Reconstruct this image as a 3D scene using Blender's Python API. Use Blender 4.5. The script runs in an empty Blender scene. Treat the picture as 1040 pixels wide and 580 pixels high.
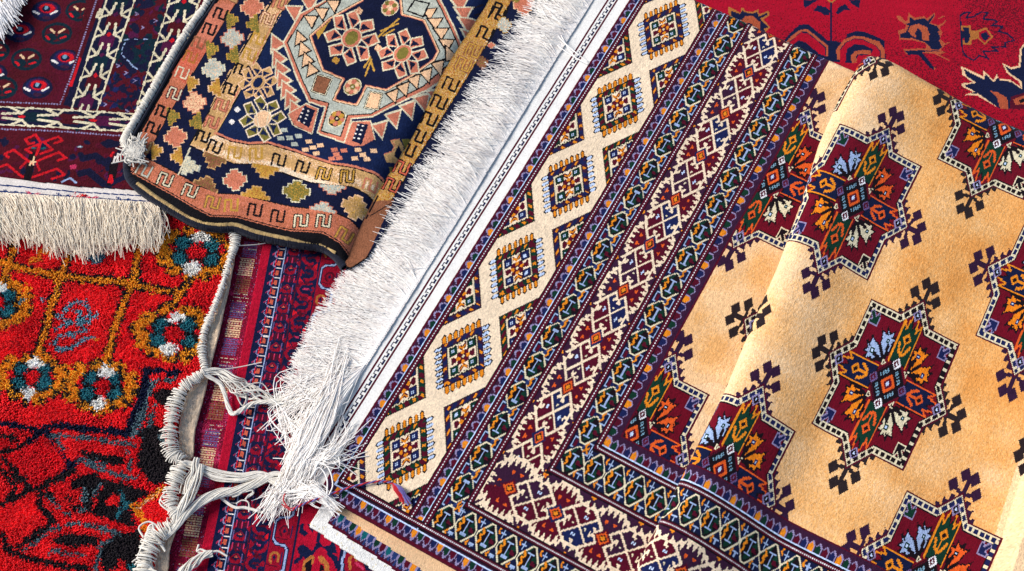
import bpy, math, random
import numpy as np
rng = np.random.default_rng(7); random.seed(7)
C = bpy.context.scene.collection

# ---------------------------------------------------------------- camera model (metres; z = 0 is the top of the large cream carpet)
F, CX, CY, TILT, H = 1444.0, 520.0, 290.0, 1.14645304, 1.5
def ray(px, py, z=0.0):
    "point of the place at height z that the photograph shows at px, py"
    px = np.asarray(px, float); py = np.asarray(py, float)
    x = (px-CX)/F; y = -(py-CY)/F
    dy = math.cos(TILT)+y*math.sin(TILT); dz = -math.sin(TILT)+y*math.cos(TILT)
    k = (H-z)/-dz
    return x*k, dy*k

# ---------------------------------------------------------------- colours (sRGB of the dyed wool)
PAL = {}
ORDER = []
def col(name, r, g, b):
    PAL[name] = len(ORDER); ORDER.append((r, g, b))
for n, c in dict(
    none=(0,0,0), cream=(248,222,188), field=(240,182,114), maroon=(100,16,38), wine=(84,10,34), purple=(56,25,52),
    navy=(24,32,78), ink=(22,12,20), green=(12,52,38), orange=(232,138,30), rust=(228,92,34), pale=(196,214,244),
    white=(240,238,240), gul=(106,8,30), plum=(50,24,52), bone=(228,214,178), linen=(246,242,234), blue=(38,58,108),
    teal=(14,96,104), red=(214,22,38), crimson=(176,12,44), scarlet=(228,30,40), dknavy=(16,24,58), amber=(238,132,26),
    char=(40,30,34), shred=(255,34,40), shdeep=(236,20,34), shorange=(255,164,36), shteal=(44,124,134), shslate=(110,160,176), shsnow=(255,250,240), slate=(78,116,132), snow=(236,226,216), coral=(212,124,96), peach=(246,196,150), salmon=(192,108,74),
    olive=(128,116,52), gold=(200,150,62), tan=(206,160,102), mist=(186,188,172), brown=(146,92,64), kblue=(20,34,70),
    knavy=(18,24,52), black=(20,18,22), dmar=(80,12,26), dnavy=(18,20,50), dteal=(8,36,48), dpurp=(82,18,60), dred=(206,22,34),
    bluegrey=(120,160,180), weave=(150,20,52), lilac=(104,84,130), tanw=(238,196,150), brick=(206,96,70), sage=(42,32,34),
    hotpink=(196,50,90), fieldpale=(246,206,162), fieldgold=(226,154,76), coppery=(178,108,50), lilacpale=(146,134,172), fa=(250,210,162), fb=(248,201,147), fc=(245,191,130), fd=(241,181,113), fe=(236,169,97), ff=(230,157,82), trline=(178,84,54), trbase=(172,8,38), shgrey=(96,122,128), ice=(156,176,212), rcrim=(146,10,38)).items():
    col(n, *c)
PALA = (np.array(ORDER, float)/255.0)
LIN = np.where(PALA <= .04045, PALA/12.92, ((PALA+.055)/1.055)**2.4)*0.86

def vnoise(shape, cell, seed=0, cellv=None):
    "smooth value noise, -1..1, on a grid of knots"
    cv = cellv or cell
    r = np.random.default_rng(seed)
    h, w = shape
    gh, gw = int(h/cv)+3, int(w/cell)+3
    g = r.uniform(-1, 1, (gh, gw))
    y = np.arange(h)/cv; x = np.arange(w)/cell
    y0 = y.astype(int); x0 = x.astype(int); fy = y-y0; fx = x-x0
    fy = fy*fy*(3-2*fy); fx = fx*fx*(3-2*fx)
    a = g[np.ix_(y0, x0)]*(1-fx)+g[np.ix_(y0, x0+1)]*fx
    b = g[np.ix_(y0+1, x0)]*(1-fx)+g[np.ix_(y0+1, x0+1)]*fx
    return a*(1-fy)[:, None]+b*fy[:, None]

class Cv:
    "a carpet's knot chart: columns run along U, rows along V; every cell is one knot"
    def __init__(s, org, az, du, dv, u0, u1, v0, v1, zt=0.0, base='maroon'):
        s.ox, s.oy, s.az, s.du, s.dv, s.zt = org[0], org[1], az, du, dv, zt
        s.u0, s.v0 = u0, v0
        s.a = np.full((v1-v0, u1-u0), PAL[base], np.uint8)
        s.mask = np.ones(s.a.shape, bool)
        s.U = np.arange(u0, u1)[None, :]+.5; s.V = np.arange(v0, v1)[:, None]+.5
    def uv(s, pts, z=None):
        p = np.asarray(pts, float).reshape(-1, 2)
        x, y = ray(p[:, 0], p[:, 1], s.zt if z is None else z)
        x = x-s.ox; y = y-s.oy; c, n = math.cos(s.az), math.sin(s.az)
        return np.stack([(x*c-y*n)/s.du, (x*n+y*c)/s.dv], 1)
    def world(s, U, V):
        a = U*s.du; b = V*s.dv; c, n = math.cos(s.az), math.sin(s.az)
        return s.ox+a*c+b*n, s.oy-a*n+b*c
    def box(s, ua, ub, va, vb):
        i0 = max(0, int(va-s.v0)); i1 = min(s.a.shape[0], int(vb-s.v0)+2)
        j0 = max(0, int(ua-s.u0)); j1 = min(s.a.shape[1], int(ub-s.u0)+2)
        if i0 >= i1 or j0 >= j1: return None
        return slice(i0, i1), slice(j0, j1)
    def put(s, m, b, c): s.a[b][m] = PAL[c]
    def inside(s, P, b):
        U = s.U[:, b[1]]; V = s.V[b[0], :]
        m = np.zeros((V.shape[0], U.shape[1]), bool)
        n = len(P)
        for i in range(n):
            x0, y0 = P[i]; x1, y1 = P[(i+1) % n]
            if y0 == y1: continue
            m ^= ((y0 > V) != (y1 > V)) & (U < (x1-x0)*(V-y0)/(y1-y0)+x0)
        return m
    def poly(s, P, c):
        P = np.asarray(P, float)
        b = s.box(P[:, 0].min(), P[:, 0].max(), P[:, 1].min(), P[:, 1].max())
        if b: s.put(s.inside(P, b), b, c)
    def dist(s, P, b, sy=1.0):
        U = s.U[:, b[1]]; V = s.V[b[0], :]*sy
        d = None
        for i in range(len(P)-1):
            x0, y0 = P[i]; x1, y1 = P[i+1]; y0 = y0*sy; y1 = y1*sy
            dx, dy = x1-x0, y1-y0; L = dx*dx+dy*dy+1e-9
            t = np.clip(((U-x0)*dx+(V-y0)*dy)/L, 0, 1)
            e = np.hypot(U-x0-t*dx, V-y0-t*dy)
            d = e if d is None else np.minimum(d, e)
        return d
    def line(s, P, w, c):
        P = np.asarray(P, float)
        b = s.box(P[:, 0].min()-w, P[:, 0].max()+w, P[:, 1].min()-w, P[:, 1].max()+w)
        if b: s.put(s.dist(P, b) <= w/2, b, c)
    def ppx(s, P, c): s.poly(s.uv(P), c)
    def lpx(s, P, w, c):   # w in millimetres
        s.line(s.uv(P), w/1000/s.du, c)
    def rect(s, ua, ub, va, vb, c):
        b = s.box(ua, ub, va, vb)
        if b:
            U = s.U[:, b[1]]; V = s.V[b[0], :]
            s.put((U > ua) & (U < ub) & (V > va) & (V < vb), b, c)
    def ell(s, cu, cv, ru, rv, c, th=0.):
        r = max(ru, rv)
        b = s.box(cu-r, cu+r, cv-r, cv+r)
        if b:
            U = s.U[:, b[1]]-cu; V = s.V[b[0], :]-cv; k, n = math.cos(th), math.sin(th)
            s.put(((U*k+V*n)/ru)**2+((-U*n+V*k)/rv)**2 < 1, b, c)
    def colours(s, seed=1, amp=.10, streak=.05):
        rgb = LIN[s.a].copy()
        r = np.random.default_rng(seed)
        n = 1+r.normal(0, amp, s.a.shape)+streak*vnoise(s.a.shape, 60, seed, 2.2)+streak*vnoise(s.a.shape, 14, seed+3)
        return np.clip(rgb*np.clip(n, .55, 1.5)[..., None], 0, 1)

def zz(o, s):
    "points read off an enlarged detail whose corner is o and whose scale is s"
    return lambda *p: [(o[0]+p[i]/s, o[1]+p[i+1]/s) for i in range(0, len(p), 2)]

# ---------------------------------------------------------------- object helpers
def link(name, me, mat, parent=None):
    o = bpy.data.objects.new(name, me); C.objects.link(o)
    if mat: me.materials.append(mat)
    if parent: o.parent = parent
    return o
def thing(name, label, cat, group=None, loc=(0, 0, 0)):
    o = bpy.data.objects.new(name, None); C.objects.link(o); o.location = loc
    o.empty_display_size = .05
    o['label'] = label; o['category'] = cat
    if group: o['group'] = group
    return o
def tag(o, label, cat, group=None):
    o['label'] = label; o['category'] = cat
    if group: o['group'] = group
def raw_mesh(name, co, faces, rgb=None, smooth=True, corner_rgb=None):
    me = bpy.data.meshes.new(name)
    co = np.asarray(co, np.float32).reshape(-1, 3); faces = np.asarray(faces, np.int32)
    nf = len(faces); k = faces.shape[1]
    me.vertices.add(len(co)); me.vertices.foreach_set('co', co.ravel())
    me.loops.add(nf*k); me.loops.foreach_set('vertex_index', faces.ravel())
    me.polygons.add(nf)
    me.polygons.foreach_set('loop_start', np.arange(nf, dtype=np.int32)*k)
    me.polygons.foreach_set('loop_total', np.full(nf, k, np.int32))
    me.polygons.foreach_set('use_smooth', np.full(nf, smooth))
    if rgb is not None:
        at = me.color_attributes.new('Dye', 'FLOAT_COLOR', 'CORNER')
        c = np.ones((nf, k, 4), np.float32); c[..., :3] = np.asarray(rgb)[:, None, :]
        at.data.foreach_set('color', c.ravel())
    me.update(calc_edges=True); me.validate()
    return me

def sheet(name, X, Y, Z, rgb, mask, thick, skirt_rgb=None):
    "a woven sheet: one quad per knot, plus a skirt of real thickness round its edge and a back"
    mask = np.broadcast_to(mask, rgb.shape[:2]).copy(); h, w = mask.shape
    idx = np.arange((h+1)*(w+1)).reshape(h+1, w+1)
    top = np.stack([idx[:-1, :-1], idx[:-1, 1:], idx[1:, 1:], idx[1:, :-1]], -1)
    co = np.stack([X, Y, Z], -1).reshape(-1, 3)
    f = top[mask]; c = rgb[mask]
    # boundary edges
    m = np.pad(mask, 1)
    E = []; EC = []
    for d, (a, b), sl in (((0, -1), (3, 0), m[1:-1, :-2]), ((0, 1), (1, 2), m[1:-1, 2:]), ((-1, 0), (0, 1), m[:-2, 1:-1]), ((1, 0), (2, 3), m[2:, 1:-1])):
        e = mask & ~sl
        E.append(np.stack([top[e][:, a], top[e][:, b]], 1)); EC.append(rgb[e])
    E = np.concatenate(E); EC = np.concatenate(EC)
    n0 = len(co)
    vs, inv = np.unique(E.ravel(), return_inverse=True)
    low = co[vs].copy(); low[:, 2] -= thick
    inv = inv.reshape(-1, 2)+n0
    sk = np.stack([E[:, 1], E[:, 0], inv[:, 0], inv[:, 1]], 1)
    co = np.concatenate([co, low]); f = np.concatenate([f, sk])
    if skirt_rgb is not None: EC = np.tile(np.asarray(skirt_rgb), (len(sk), 1))
    c = np.concatenate([c, EC*.9])
    used, inv2 = np.unique(f.ravel(), return_inverse=True)
    return raw_mesh(name, co[used], inv2.reshape(f.shape), c)

def corners(cv):
    h, w = cv.a.shape
    return np.meshgrid(cv.u0+np.arange(w+1.), cv.v0+np.arange(h+1.))

# ---------------------------------------------------------------- materials
def nodes(m):
    m.use_nodes = True; n = m.node_tree.nodes; l = m.node_tree.links
    return n, l, n['Principled BSDF']
def wool(name, bump=.4, scale=900., rough=.92, sheen=.25, soft=40., tone=.16, dist=.0012, lumps=.25):
    m = bpy.data.materials.new(name); n, l, b = nodes(m)
    at = n.new('ShaderNodeAttribute'); at.attribute_name = 'Dye'
    tc = n.new('ShaderNodeTexCoord')
    nz = n.new('ShaderNodeTexNoise'); nz.inputs['Scale'].default_value = scale; nz.inputs['Detail'].default_value = 2
    n2 = n.new('ShaderNodeTexNoise'); n2.inputs['Scale'].default_value = soft; n2.inputs['Detail'].default_value = 5
    l.new(tc.outputs['Object'], nz.inputs['Vector']); l.new(tc.outputs['Object'], n2.inputs['Vector'])
    mr = n.new('ShaderNodeMapRange'); mr.inputs['From Min'].default_value = .25; mr.inputs['From Max'].default_value = .75
    mr.inputs['To Min'].default_value = 1-tone; mr.inputs['To Max'].default_value = 1+tone
    l.new(n2.outputs['Fac'], mr.inputs['Value'])
    mx = n.new('ShaderNodeVectorMath'); mx.operation = 'SCALE'
    l.new(at.outputs['Color'], mx.inputs[0]); l.new(mr.outputs['Result'], mx.inputs['Scale'])
    l.new(mx.outputs[0], b.inputs['Base Color'])
    ad = n.new('ShaderNodeMath'); ad.operation = 'MULTIPLY_ADD'; ad.inputs[1].default_value = lumps
    l.new(n2.outputs['Fac'], ad.inputs[0]); l.new(nz.outputs['Fac'], ad.inputs[2])
    bp = n.new('ShaderNodeBump'); bp.inputs['Strength'].default_value = bump; bp.inputs['Distance'].default_value = dist
    l.new(ad.outputs[0], bp.inputs['Height']); l.new(bp.outputs['Normal'], b.inputs['Normal'])
    b.inputs['Roughness'].default_value = rough; b.inputs['Specular IOR Level'].default_value = .06
    b.inputs['Sheen Weight'].default_value = sheen*.2; b.inputs['Sheen Roughness'].default_value = .5
    return m
def yarn(name, rgb, rough=.8, var=.25, scale=160., sheen=.3, sub=0.0):
    m = bpy.data.materials.new(name); n, l, b = nodes(m)
    tc = n.new('ShaderNodeTexCoord'); nz = n.new('ShaderNodeTexNoise'); nz.inputs['Scale'].default_value = scale
    nz.inputs['Detail'].default_value = 3; l.new(tc.outputs['Object'], nz.inputs['Vector'])
    r = n.new('ShaderNodeValToRGB')
    lin = [((c/255)/12.92 if c/255 < .04045 else ((c/255+.055)/1.055)**2.4) for c in rgb]
    r.color_ramp.elements[0].position = .3; r.color_ramp.elements[1].position = .7
    r.color_ramp.elements[0].color = [c*(1-var)*(.97 if i else 1) for i, c in enumerate(lin)]+[1]
    r.color_ramp.elements[1].color = lin+[1]
    l.new(nz.outputs['Fac'], r.inputs['Fac']); l.new(r.outputs['Color'], b.inputs['Base Color'])
    b.inputs['Roughness'].default_value = rough; b.inputs['Specular IOR Level'].default_value = .2
    b.inputs['Sheen Weight'].default_value = sheen
    return m

# ---------------------------------------------------------------- yarn geometry
def strands(P, R, sides=4, twist=0.0):
    "P: (n, k, 3) centre lines, R: (n,) or (n,k) radii -> co, faces"
    P = np.asarray(P, float); n, k, _ = P.shape
    R = np.asarray(R, float)
    if R.ndim == 1: R = np.repeat(R[:, None], k, 1)
    T = np.gradient(P, axis=1); T /= np.linalg.norm(T, axis=2, keepdims=True)+1e-12
    up = np.array([0.03, 0.02, 1.])
    S = np.cross(T, up); S /= np.linalg.norm(S, axis=2, keepdims=True)+1e-12
    B = np.cross(S, T)
    a = np.arange(sides)*2*math.pi/sides
    ca = np.cos(a)[None, None, :, None]; sa = np.sin(a)[None, None, :, None]
    V = P[:, :, None, :]+R[:, :, None, None]*(S[:, :, None, :]*ca+B[:, :, None, :]*sa)
    idx = np.arange(n*k*sides).reshape(n, k, sides)
    A = idx[:, :-1, :]; Bq = idx[:, 1:, :]
    f = np.stack([A, np.roll(A, -1, 2), np.roll(Bq, -1, 2), Bq], -1).reshape(-1, 4)
    return V.reshape(-1, 3), f
def bez(pts, k):
    "smooth path through points (Catmull-Rom), k samples; pts (m,3)"
    p = np.asarray(pts, float); m = len(p)
    q = np.concatenate([[2*p[0]-p[1]], p, [2*p[-1]-p[-2]]])
    t = np.linspace(0, m-1-1e-6, k); i = t.astype(int); f = (t-i)[:, None]
    a, b, c, d = q[i], q[i+1], q[i+2], q[i+3]
    return .5*(2*b+(c-a)*f+(2*a-5*b+4*c-d)*f**2+(3*b-a-3*c+d)*f**3)
def w3(px, z):
    "photograph points at height z (z scalar or list)"
    px = np.asarray(px, float); z = np.broadcast_to(np.asarray(z, float), (len(px),))
    return np.array([[*ray(p[0], p[1], zz_), zz_] for p, zz_ in zip(px, z)])
def bundle(path, k, n, spread, r, wob=.25, twist=1.5, ends=None, flat=.6, seed=0):
    "n yarns following one path, twisted round each other; spread is the radius along it"
    rr = np.random.default_rng(seed)
    c = bez(path, k); T = np.gradient(c, axis=0); T /= np.linalg.norm(T, axis=1, keepdims=True)
    S = np.cross(T, [0, 0, 1.]); S /= np.linalg.norm(S, axis=1, keepdims=True)+1e-9; B = np.cross(S, T)
    sp = np.interp(np.linspace(0, 1, k), np.linspace(0, 1, len(spread)), spread)
    out = []
    for j in range(n):
        ph = rr.uniform(0, 6.28); q = math.sqrt(rr.uniform(.05, 1)); th = ph+twist*np.linspace(0, 6.28, k)+wob*np.sin(np.linspace(0, rr.uniform(4, 14), k)+rr.uniform(0, 6))
        out.append(c+(sp*q*np.cos(th))[:, None]*S+(sp*q*flat*np.sin(th))[:, None]*B)
    out = np.array(out); out[..., 2] = np.maximum(out[..., 2], path_floor(path))
    return out
def path_floor(path): return min(p[2] for p in path)-.0005
# ================================================================ the large cream carpet
AZ, OX, OY, DV, DU = 0.5083341515823502, -0.18653219481038819, 0.4435154394531048, 0.0017448542514188795, 0.0011437230444357746
iv = Cv((OX, OY), AZ, DU, DV, -13, 735, -13, 452, 0.0, 'cream')
# field in six tones: random mottling, plus both folds' highlights painted in pale
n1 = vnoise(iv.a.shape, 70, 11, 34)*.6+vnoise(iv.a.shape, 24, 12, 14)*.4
k = n1*.8+vnoise(iv.a.shape, 9, 14, 60)*.12+np.clip((iv.U-455)/60, -1, .5)*.75  # last term pales the fold's nose: its highlight put into the wool colour
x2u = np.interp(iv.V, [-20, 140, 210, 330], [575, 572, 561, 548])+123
k = np.where((iv.U > x2u-6) & (iv.V < 260), -1.2, k)  # bright face of the second fold, painted pale
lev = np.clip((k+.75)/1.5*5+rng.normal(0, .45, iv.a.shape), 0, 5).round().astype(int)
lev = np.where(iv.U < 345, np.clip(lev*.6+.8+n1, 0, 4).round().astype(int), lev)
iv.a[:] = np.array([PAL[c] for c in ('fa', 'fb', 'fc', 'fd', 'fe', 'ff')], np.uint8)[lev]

def star(cu, cv, alt=0):
    b = iv.box(cu-95, cu+95, cv-95, cv+95)
    if not b: return
    U = iv.U[:, b[1]]-cu; V = iv.V[b[0], :]-cv
    P = U+V; Q = V-U; aU, aV, aP, aQ = abs(U), abs(V), abs(P), abs(Q)
    put = lambda m, c: iv.put(m, b, c)
    orn = ['plum', 'sage'][alt % 2]
    for r in range(4):
        Ur, Vr = [(U, V), (V, -U), (-U, -V), (-V, U)][r]
        Pr, Qr = Ur+Vr, Vr-Ur
        for cx, cy in ((-4.6, 75), (4.6, 75), (-11.5, 66), (11.5, 66)):
            x = Pr-(cx+cy); y = Qr-(cy-cx)
            m = (abs(x) < 5.6) & (abs(y) < 5.6)
            m &= ~((abs(x+y*(1 if cx < 0 else -1)) < 2.) & (x*(1 if cx > 0 else -1)-y < -3))
            put(m, orn)
        put((abs(Ur) < 2.2) & (Vr > 60) & (Vr < 74), orn)
        put((abs(Vr-62-abs(Ur)*.3) < 1.5) & (abs(Ur) < 12), orn)
        for A, B in ((Pr, Qr), (Qr, Pr)):
            t = ((A-27) % 9.3)/9.3
            put((A > 27) & (A < 56) & (B > 60) & (B < 64+7*(1-abs(2*t-1))), orn)
    d = np.minimum(np.maximum(aU, aV)-48, (aU+aV-64)*.72)
    put(d < 0, 'wine')
    isB = (np.maximum(aU, aV)-48) < (aU+aV-64)*.72
    along = np.where(isB, np.where(aU > aV, V, U)*1.0, np.where(aP > aQ, Q, P)*.62)
    put(d < -1.3, 'bone')
    bead = (along % 5.6 < 3.9) & (d < -2.2) & (d > -5.3)
    put(bead, 'ink' if alt % 2 else 'navy')
    put(d < -6.1, 'ink'); put(d < -7, 'gul')
    fl = [('ice', 'green'), ('rust', 'ink'), ('bone', 'green'), ('amber', 'navy')]
    if alt % 3 == 1: fl = [('ice', 'green'), ('amber', 'navy'), ('bone', 'green'), ('amber', 'navy')]
    pn = [('green', 'orange'), ('dknavy', 'rust'), ('green', 'rust'), ('dknavy', 'orange')]
    I = lambda pts: [((p-q)/2+cu, (p+q)/2+cv) for p, q in pts]
    for r in range(4):
        rot = lambda p, q, r=r: [(p, q), (q, -p), (-p, -q), (-q, p)][r]
        R = lambda pts: I([rot(*x) for x in pts])
        c1, c2 = fl[r]
        for s in (-1, 1):
            iv.poly(R([(s*a_*.86, b_*.96+.5) for a_, b_ in ((1, 25), (10, 31), (18, 33), (17, 38), (26, 40), (20, 44.5), (26, 50), (18, 51), (17, 59), (12, 54), (7, 62), (5, 53), (1.5, 48))]), 'ink')
            iv.poly(R([(s*a_*.84, b_*.95+.8) for a_, b_ in ((2, 28), (10, 33), (16, 35), (15, 39), (23, 41), (18, 45), (23, 49), (16.5, 49.5), (16, 56), (12, 52), (8, 58), (6, 51), (2.5, 46))]), c1)
            iv.poly(R([(s*10.3-3.6, 43), (s*10.3, 39.4), (s*10.3+3.6, 43), (s*10.3, 46.6)]), c2)
            iv.poly(R([(s*10.3-1.5, 43), (s*10.3, 41.5), (s*10.3+1.5, 43), (s*10.3, 44.5)]), 'pale')
            iv.line(R([(s*3.5, 29), (s*9, 38)]), 3.0, 'ink'); iv.line(R([(s*7, 30), (s*15, 36)]), 1.5, 'ink'); iv.line(R([(s*12, 49), (s*13, 55)]), 1.3, 'ink'); iv.line(R([(s*17, 43), (s*22, 42)]), 1.2, 'ink')
        iv.line(R([(0, 24), (0, 44)]), 1.2, 'ink')
        iv.poly(R([(-4, 22), (4, 22), (0, 28)]), 'bone'); iv.poly(R([(-1.6, 23), (1.6, 23), (0, 26)]), 'ink')
        # arrow
        iv.poly(R([(0, 64), (8.5, 73), (7, 77), (3.2, 75.5), (2.6, 83), (-2.6, 83), (-3.2, 75.5), (-7, 77), (-8.5, 73)]), 'lilacpale' if r != 2 else 'bone')
        iv.poly(R([(0, 65.8), (7, 73.4), (6.4, 75), (1.8, 74), (1.6, 82), (-1.6, 82), (-1.8, 74), (-6.4, 75), (-7, 73.4)]), ['green', 'navy', 'ink', 'navy'][r])
        # axis panel, in knots along +V turned r quarter turns
        rv = lambda u, v, r=r: [(u, v), (v, -u), (-u, -v), (-v, u)][r]
        W = lambda pts: [(cu+rv(*x)[0], cv+rv(*x)[1]) for x in pts]
        f1, f2 = pn[r]
        iv.poly(W([(-9.5, 15), (-9.5, 47), (-5, 41), (-3, 51), (1, 42), (4, 51), (5.5, 41), (9.5, 46), (9.5, 15)]), 'ink')
        iv.poly(W([(-8, 16), (-8, 43), (-5, 39), (-3, 48), (1, 40), (3.5, 48), (5, 39), (8, 43), (8, 16)]), f1)
        for s in (-1, 1):
            iv.line(W([(s*8.6, 15), (s*8.6, 46), (s*5, 40), (s*3.2, 49)]), 1.4, f2)
        iv.line(W([(-5.5, 29), (-3, 23.5), (0, 21.5), (3, 23.5), (5.5, 29)]), 2.2, f2); iv.line(W([(0, 22), (0, 31)]), 1.5, f2)
        iv.poly(W([(-4.5, 33.5), (0, 29), (4.5, 33.5), (0, 38)]), f2); iv.poly(W([(-2.2, 33.5), (0, 31.2), (2.2, 33.5), (0, 35.8)]), 'ink')
        iv.poly(W([(-4.8, 52), (0, 47.2), (4.8, 52), (0, 56.8)]), 'lilacpale'); iv.poly(W([(-3.4, 52), (0, 48.6), (3.4, 52), (0, 55.4)]), 'ink')
        iv.poly(W([(-1.2, 52), (0, 50.8), (1.2, 52), (0, 53.2)]), 'pale')
    m = np.maximum(aP, aQ)
    put(m < 20, 'ink'); put((m < 20) & (m > 18.5) & ((U.astype(int)+V.astype(int)) % 2 == 0), 'wine')
    put(m < 9, 'ink'); put(m < 7.5, 'rust'); put(m < 4.6, 'wine'); put(m < 2, 'pale')
    bar = ((aP < 7) & (abs(aQ-13) < 2) & (P % 3.2 < 1.7)) | ((aQ < 7) & (abs(aP-13) < 2) & (Q % 3.2 < 1.7))
    put(bar, 'bluegrey')
    for x, y in ((0, 15), (15, 0), (0, -15), (-15, 0)):
        mm = abs(U-x)+abs(V-y); put(mm < 5.0, 'ink'); put((mm < 4.4) & ((aU < 1.2) | (aV < 1.2) | (mm > 3)), 'lilac' if x else 'white')
        put((mm < 3) & (mm > 1.2), 'wine')
for i in range(-1, 6):
    for j in range(-1, 4):
        if (i+j) % 2 == 0: star(220.7+106*i, 115.9+106*j, i+2*j+8)

# border frames ---------------------------------------------------
def lozenge(cu, cv, alt, fing=True):
    fr, seg, sq = (('green', 'wine', 'navy'), ('purple', 'navy', 'green'))[alt]
    b = iv.box(cu-37, cu+37, cv-37, cv+37)
    if not b: return
    U = iv.U[:, b[1]]-cu; V = iv.V[b[0], :]-cv; P = U+V; Q = V-U; aP, aQ = abs(P), abs(Q); m = np.maximum(aP, aQ)
    put = lambda mm, c: iv.put(mm, b, c)
    for A, B, c1 in ((P, Q, 'orange'), (Q, P, 'pale')):
        t = (A+24.5) % 7-3.5; aB = abs(B)
        on = (abs(A) < 24.4) & fing
        put(on & (abs(t) < 2.7) & (aB > 23) & (aB < 35-abs(t)*1.0), 'ink')
        w = 1.7 if c1 == 'orange' else 1.4+.6*((aB % 3) < 1.5)
        put(on & (abs(t) < w) & (aB > 23) & (aB < 33.3-abs(t)), c1)
    put(m < 25.4, 'ink'); put(m < 24.5, fr)
    s = np.where(aP > aQ, Q, P); sl = s+np.where(aP > aQ, 1, -1)*(m-21)*.6
    put((m < 24.4) & (m > 18.5) & (sl % 16 < 5.5), seg)
    put((m < 23.6) & (m > 19.6) & (sl % 16 > 10) & (sl % 16 < 13.5), 'orange')
    put(m < 18.6, 'ink'); put(m < 17.8, 'bone')
    put((m > 16.4) & (m < 17.8) & ((U.astype(int)+V.astype(int)) % 3 == 0), 'ink')
    put(m < 16.4, 'cream')
    for x in (-10.8, 10.8):
        for y in (-10.8, 10.8):
            mm = np.maximum(abs(P-x), abs(Q-y)); put(mm < 5.1, 'ink'); put(mm < 4.3, sq)
            put((mm < 2) & ((P-x) % 2 < 1.1), 'pale')
        he = (abs(Q)+abs(P-x-np.sign(x)*1.5)*.6 < 4.3) & (np.sign(x)*(P-x) < 3.5); put(he, 'wine')
        ch = abs(abs(P)*.8-(np.sign(x)*(Q-x))*1.-1.0) ; put((ch < 2.4) & (abs(P) < 5), 'wine'); put((ch < 1.3) & (abs(P) < 4.4), 'orange')
    for x, y, c in ((3.4, 3.4, 'wine'), (-3.4, -3.4, 'wine'), (3.4, -3.4, 'wine'), (-3.4, 3.4, 'wine')):
        put(np.hypot(P-x, Q-y) < 3.9, c)
    for x, y in ((0, 5.6), (0, -5.6), (5.8, 0), (-5.8, 0)):
        put(np.hypot(P-x, Q-y) < 2.3, 'orange')
    put(np.hypot(P, Q) < 1.7, 'bone')

iv.rect(-13, 76, -13, 500, 'cream'); 
for kk in range(-1, 8):
    lozenge(73.5, 73.3+72.6*kk, (kk+1) % 2, False)
    lozenge(2.5, 73.3+72.6*kk, kk % 2, False)
for kk in range(-1, 8):
    lozenge(38, 37+72.6*kk, kk % 2)
def band(ua, ub, c, va=None):   # a strip of the nested frames: from u=ua to ub, and v=va.. likewise
    iv.rect(ua, ub, va if va is not None else -13, 500, c)
iv.rect(-13, 740, -13, 0, 'purple'); iv.rect(-13, 0, -13, 500, 'purple')
iv.rect(-13, 740, -13, -11, 'wine'); iv.rect(-13, -11, -13, 500, 'wine')
iv.rect(76, 91, 0, 500, 'purple')
iv.rect(91, 740, 0, 112, 'dknavy'); iv.rect(91, 213.5, 0, 500, 'dknavy')
iv.rect(197.6, 213.5, 97.4, 500, 'purple'); iv.rect(197.6, 740, 97.4, 112, 'purple')
iv.rect(212.3, 213.7, 111, 500, 'wine'); iv.rect(212.3, 740, 110.8, 112.2, 'wine')

def hmot(T, A, B, urun=False):
    "diamond with its I figure; T maps (across, along) knots to carpet knots"
    tl = lambda pts, w, c: iv.line([T(*x) for x in pts], w, c); tp = lambda pts, c: iv.poly([T(*x) for x in pts], c)
    dm = lambda k: [(-B*k, 0), (0, A*k), (B*k, 0), (0, -A*k)]
    oc = [(-B*.93, -A*.12), (-B*.93, A*.12), (-B*.16, A*.86), (B*.16, A*.86), (B*.93, A*.12), (B*.93, -A*.12), (B*.16, -A*.86), (-B*.16, -A*.86)]
    tp(dm(.93), 'ink')
    tp([(-B*.9, 0), (0, A*.9), (-B*.1, A*.62), (-B*.5, 0)], 'green'); tp([(B*.15, A*.1), (B*.75, A*.1), (B*.45, A*.5)], 'green')
    tp([(-B*.1, -A*.75), (B*.5, -A*.35), (B*.2, 0), (-B*.25, -A*.35)], 'green'); tp([(B*.3, -A*.1), (B*.78, -A*.1), (B*.5, A*.1), (B*.3, A*.15)], 'wine')
    for i in range(8): tl([oc[i], oc[(i+1) % 8]], 1.2, 'bone')
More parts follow.
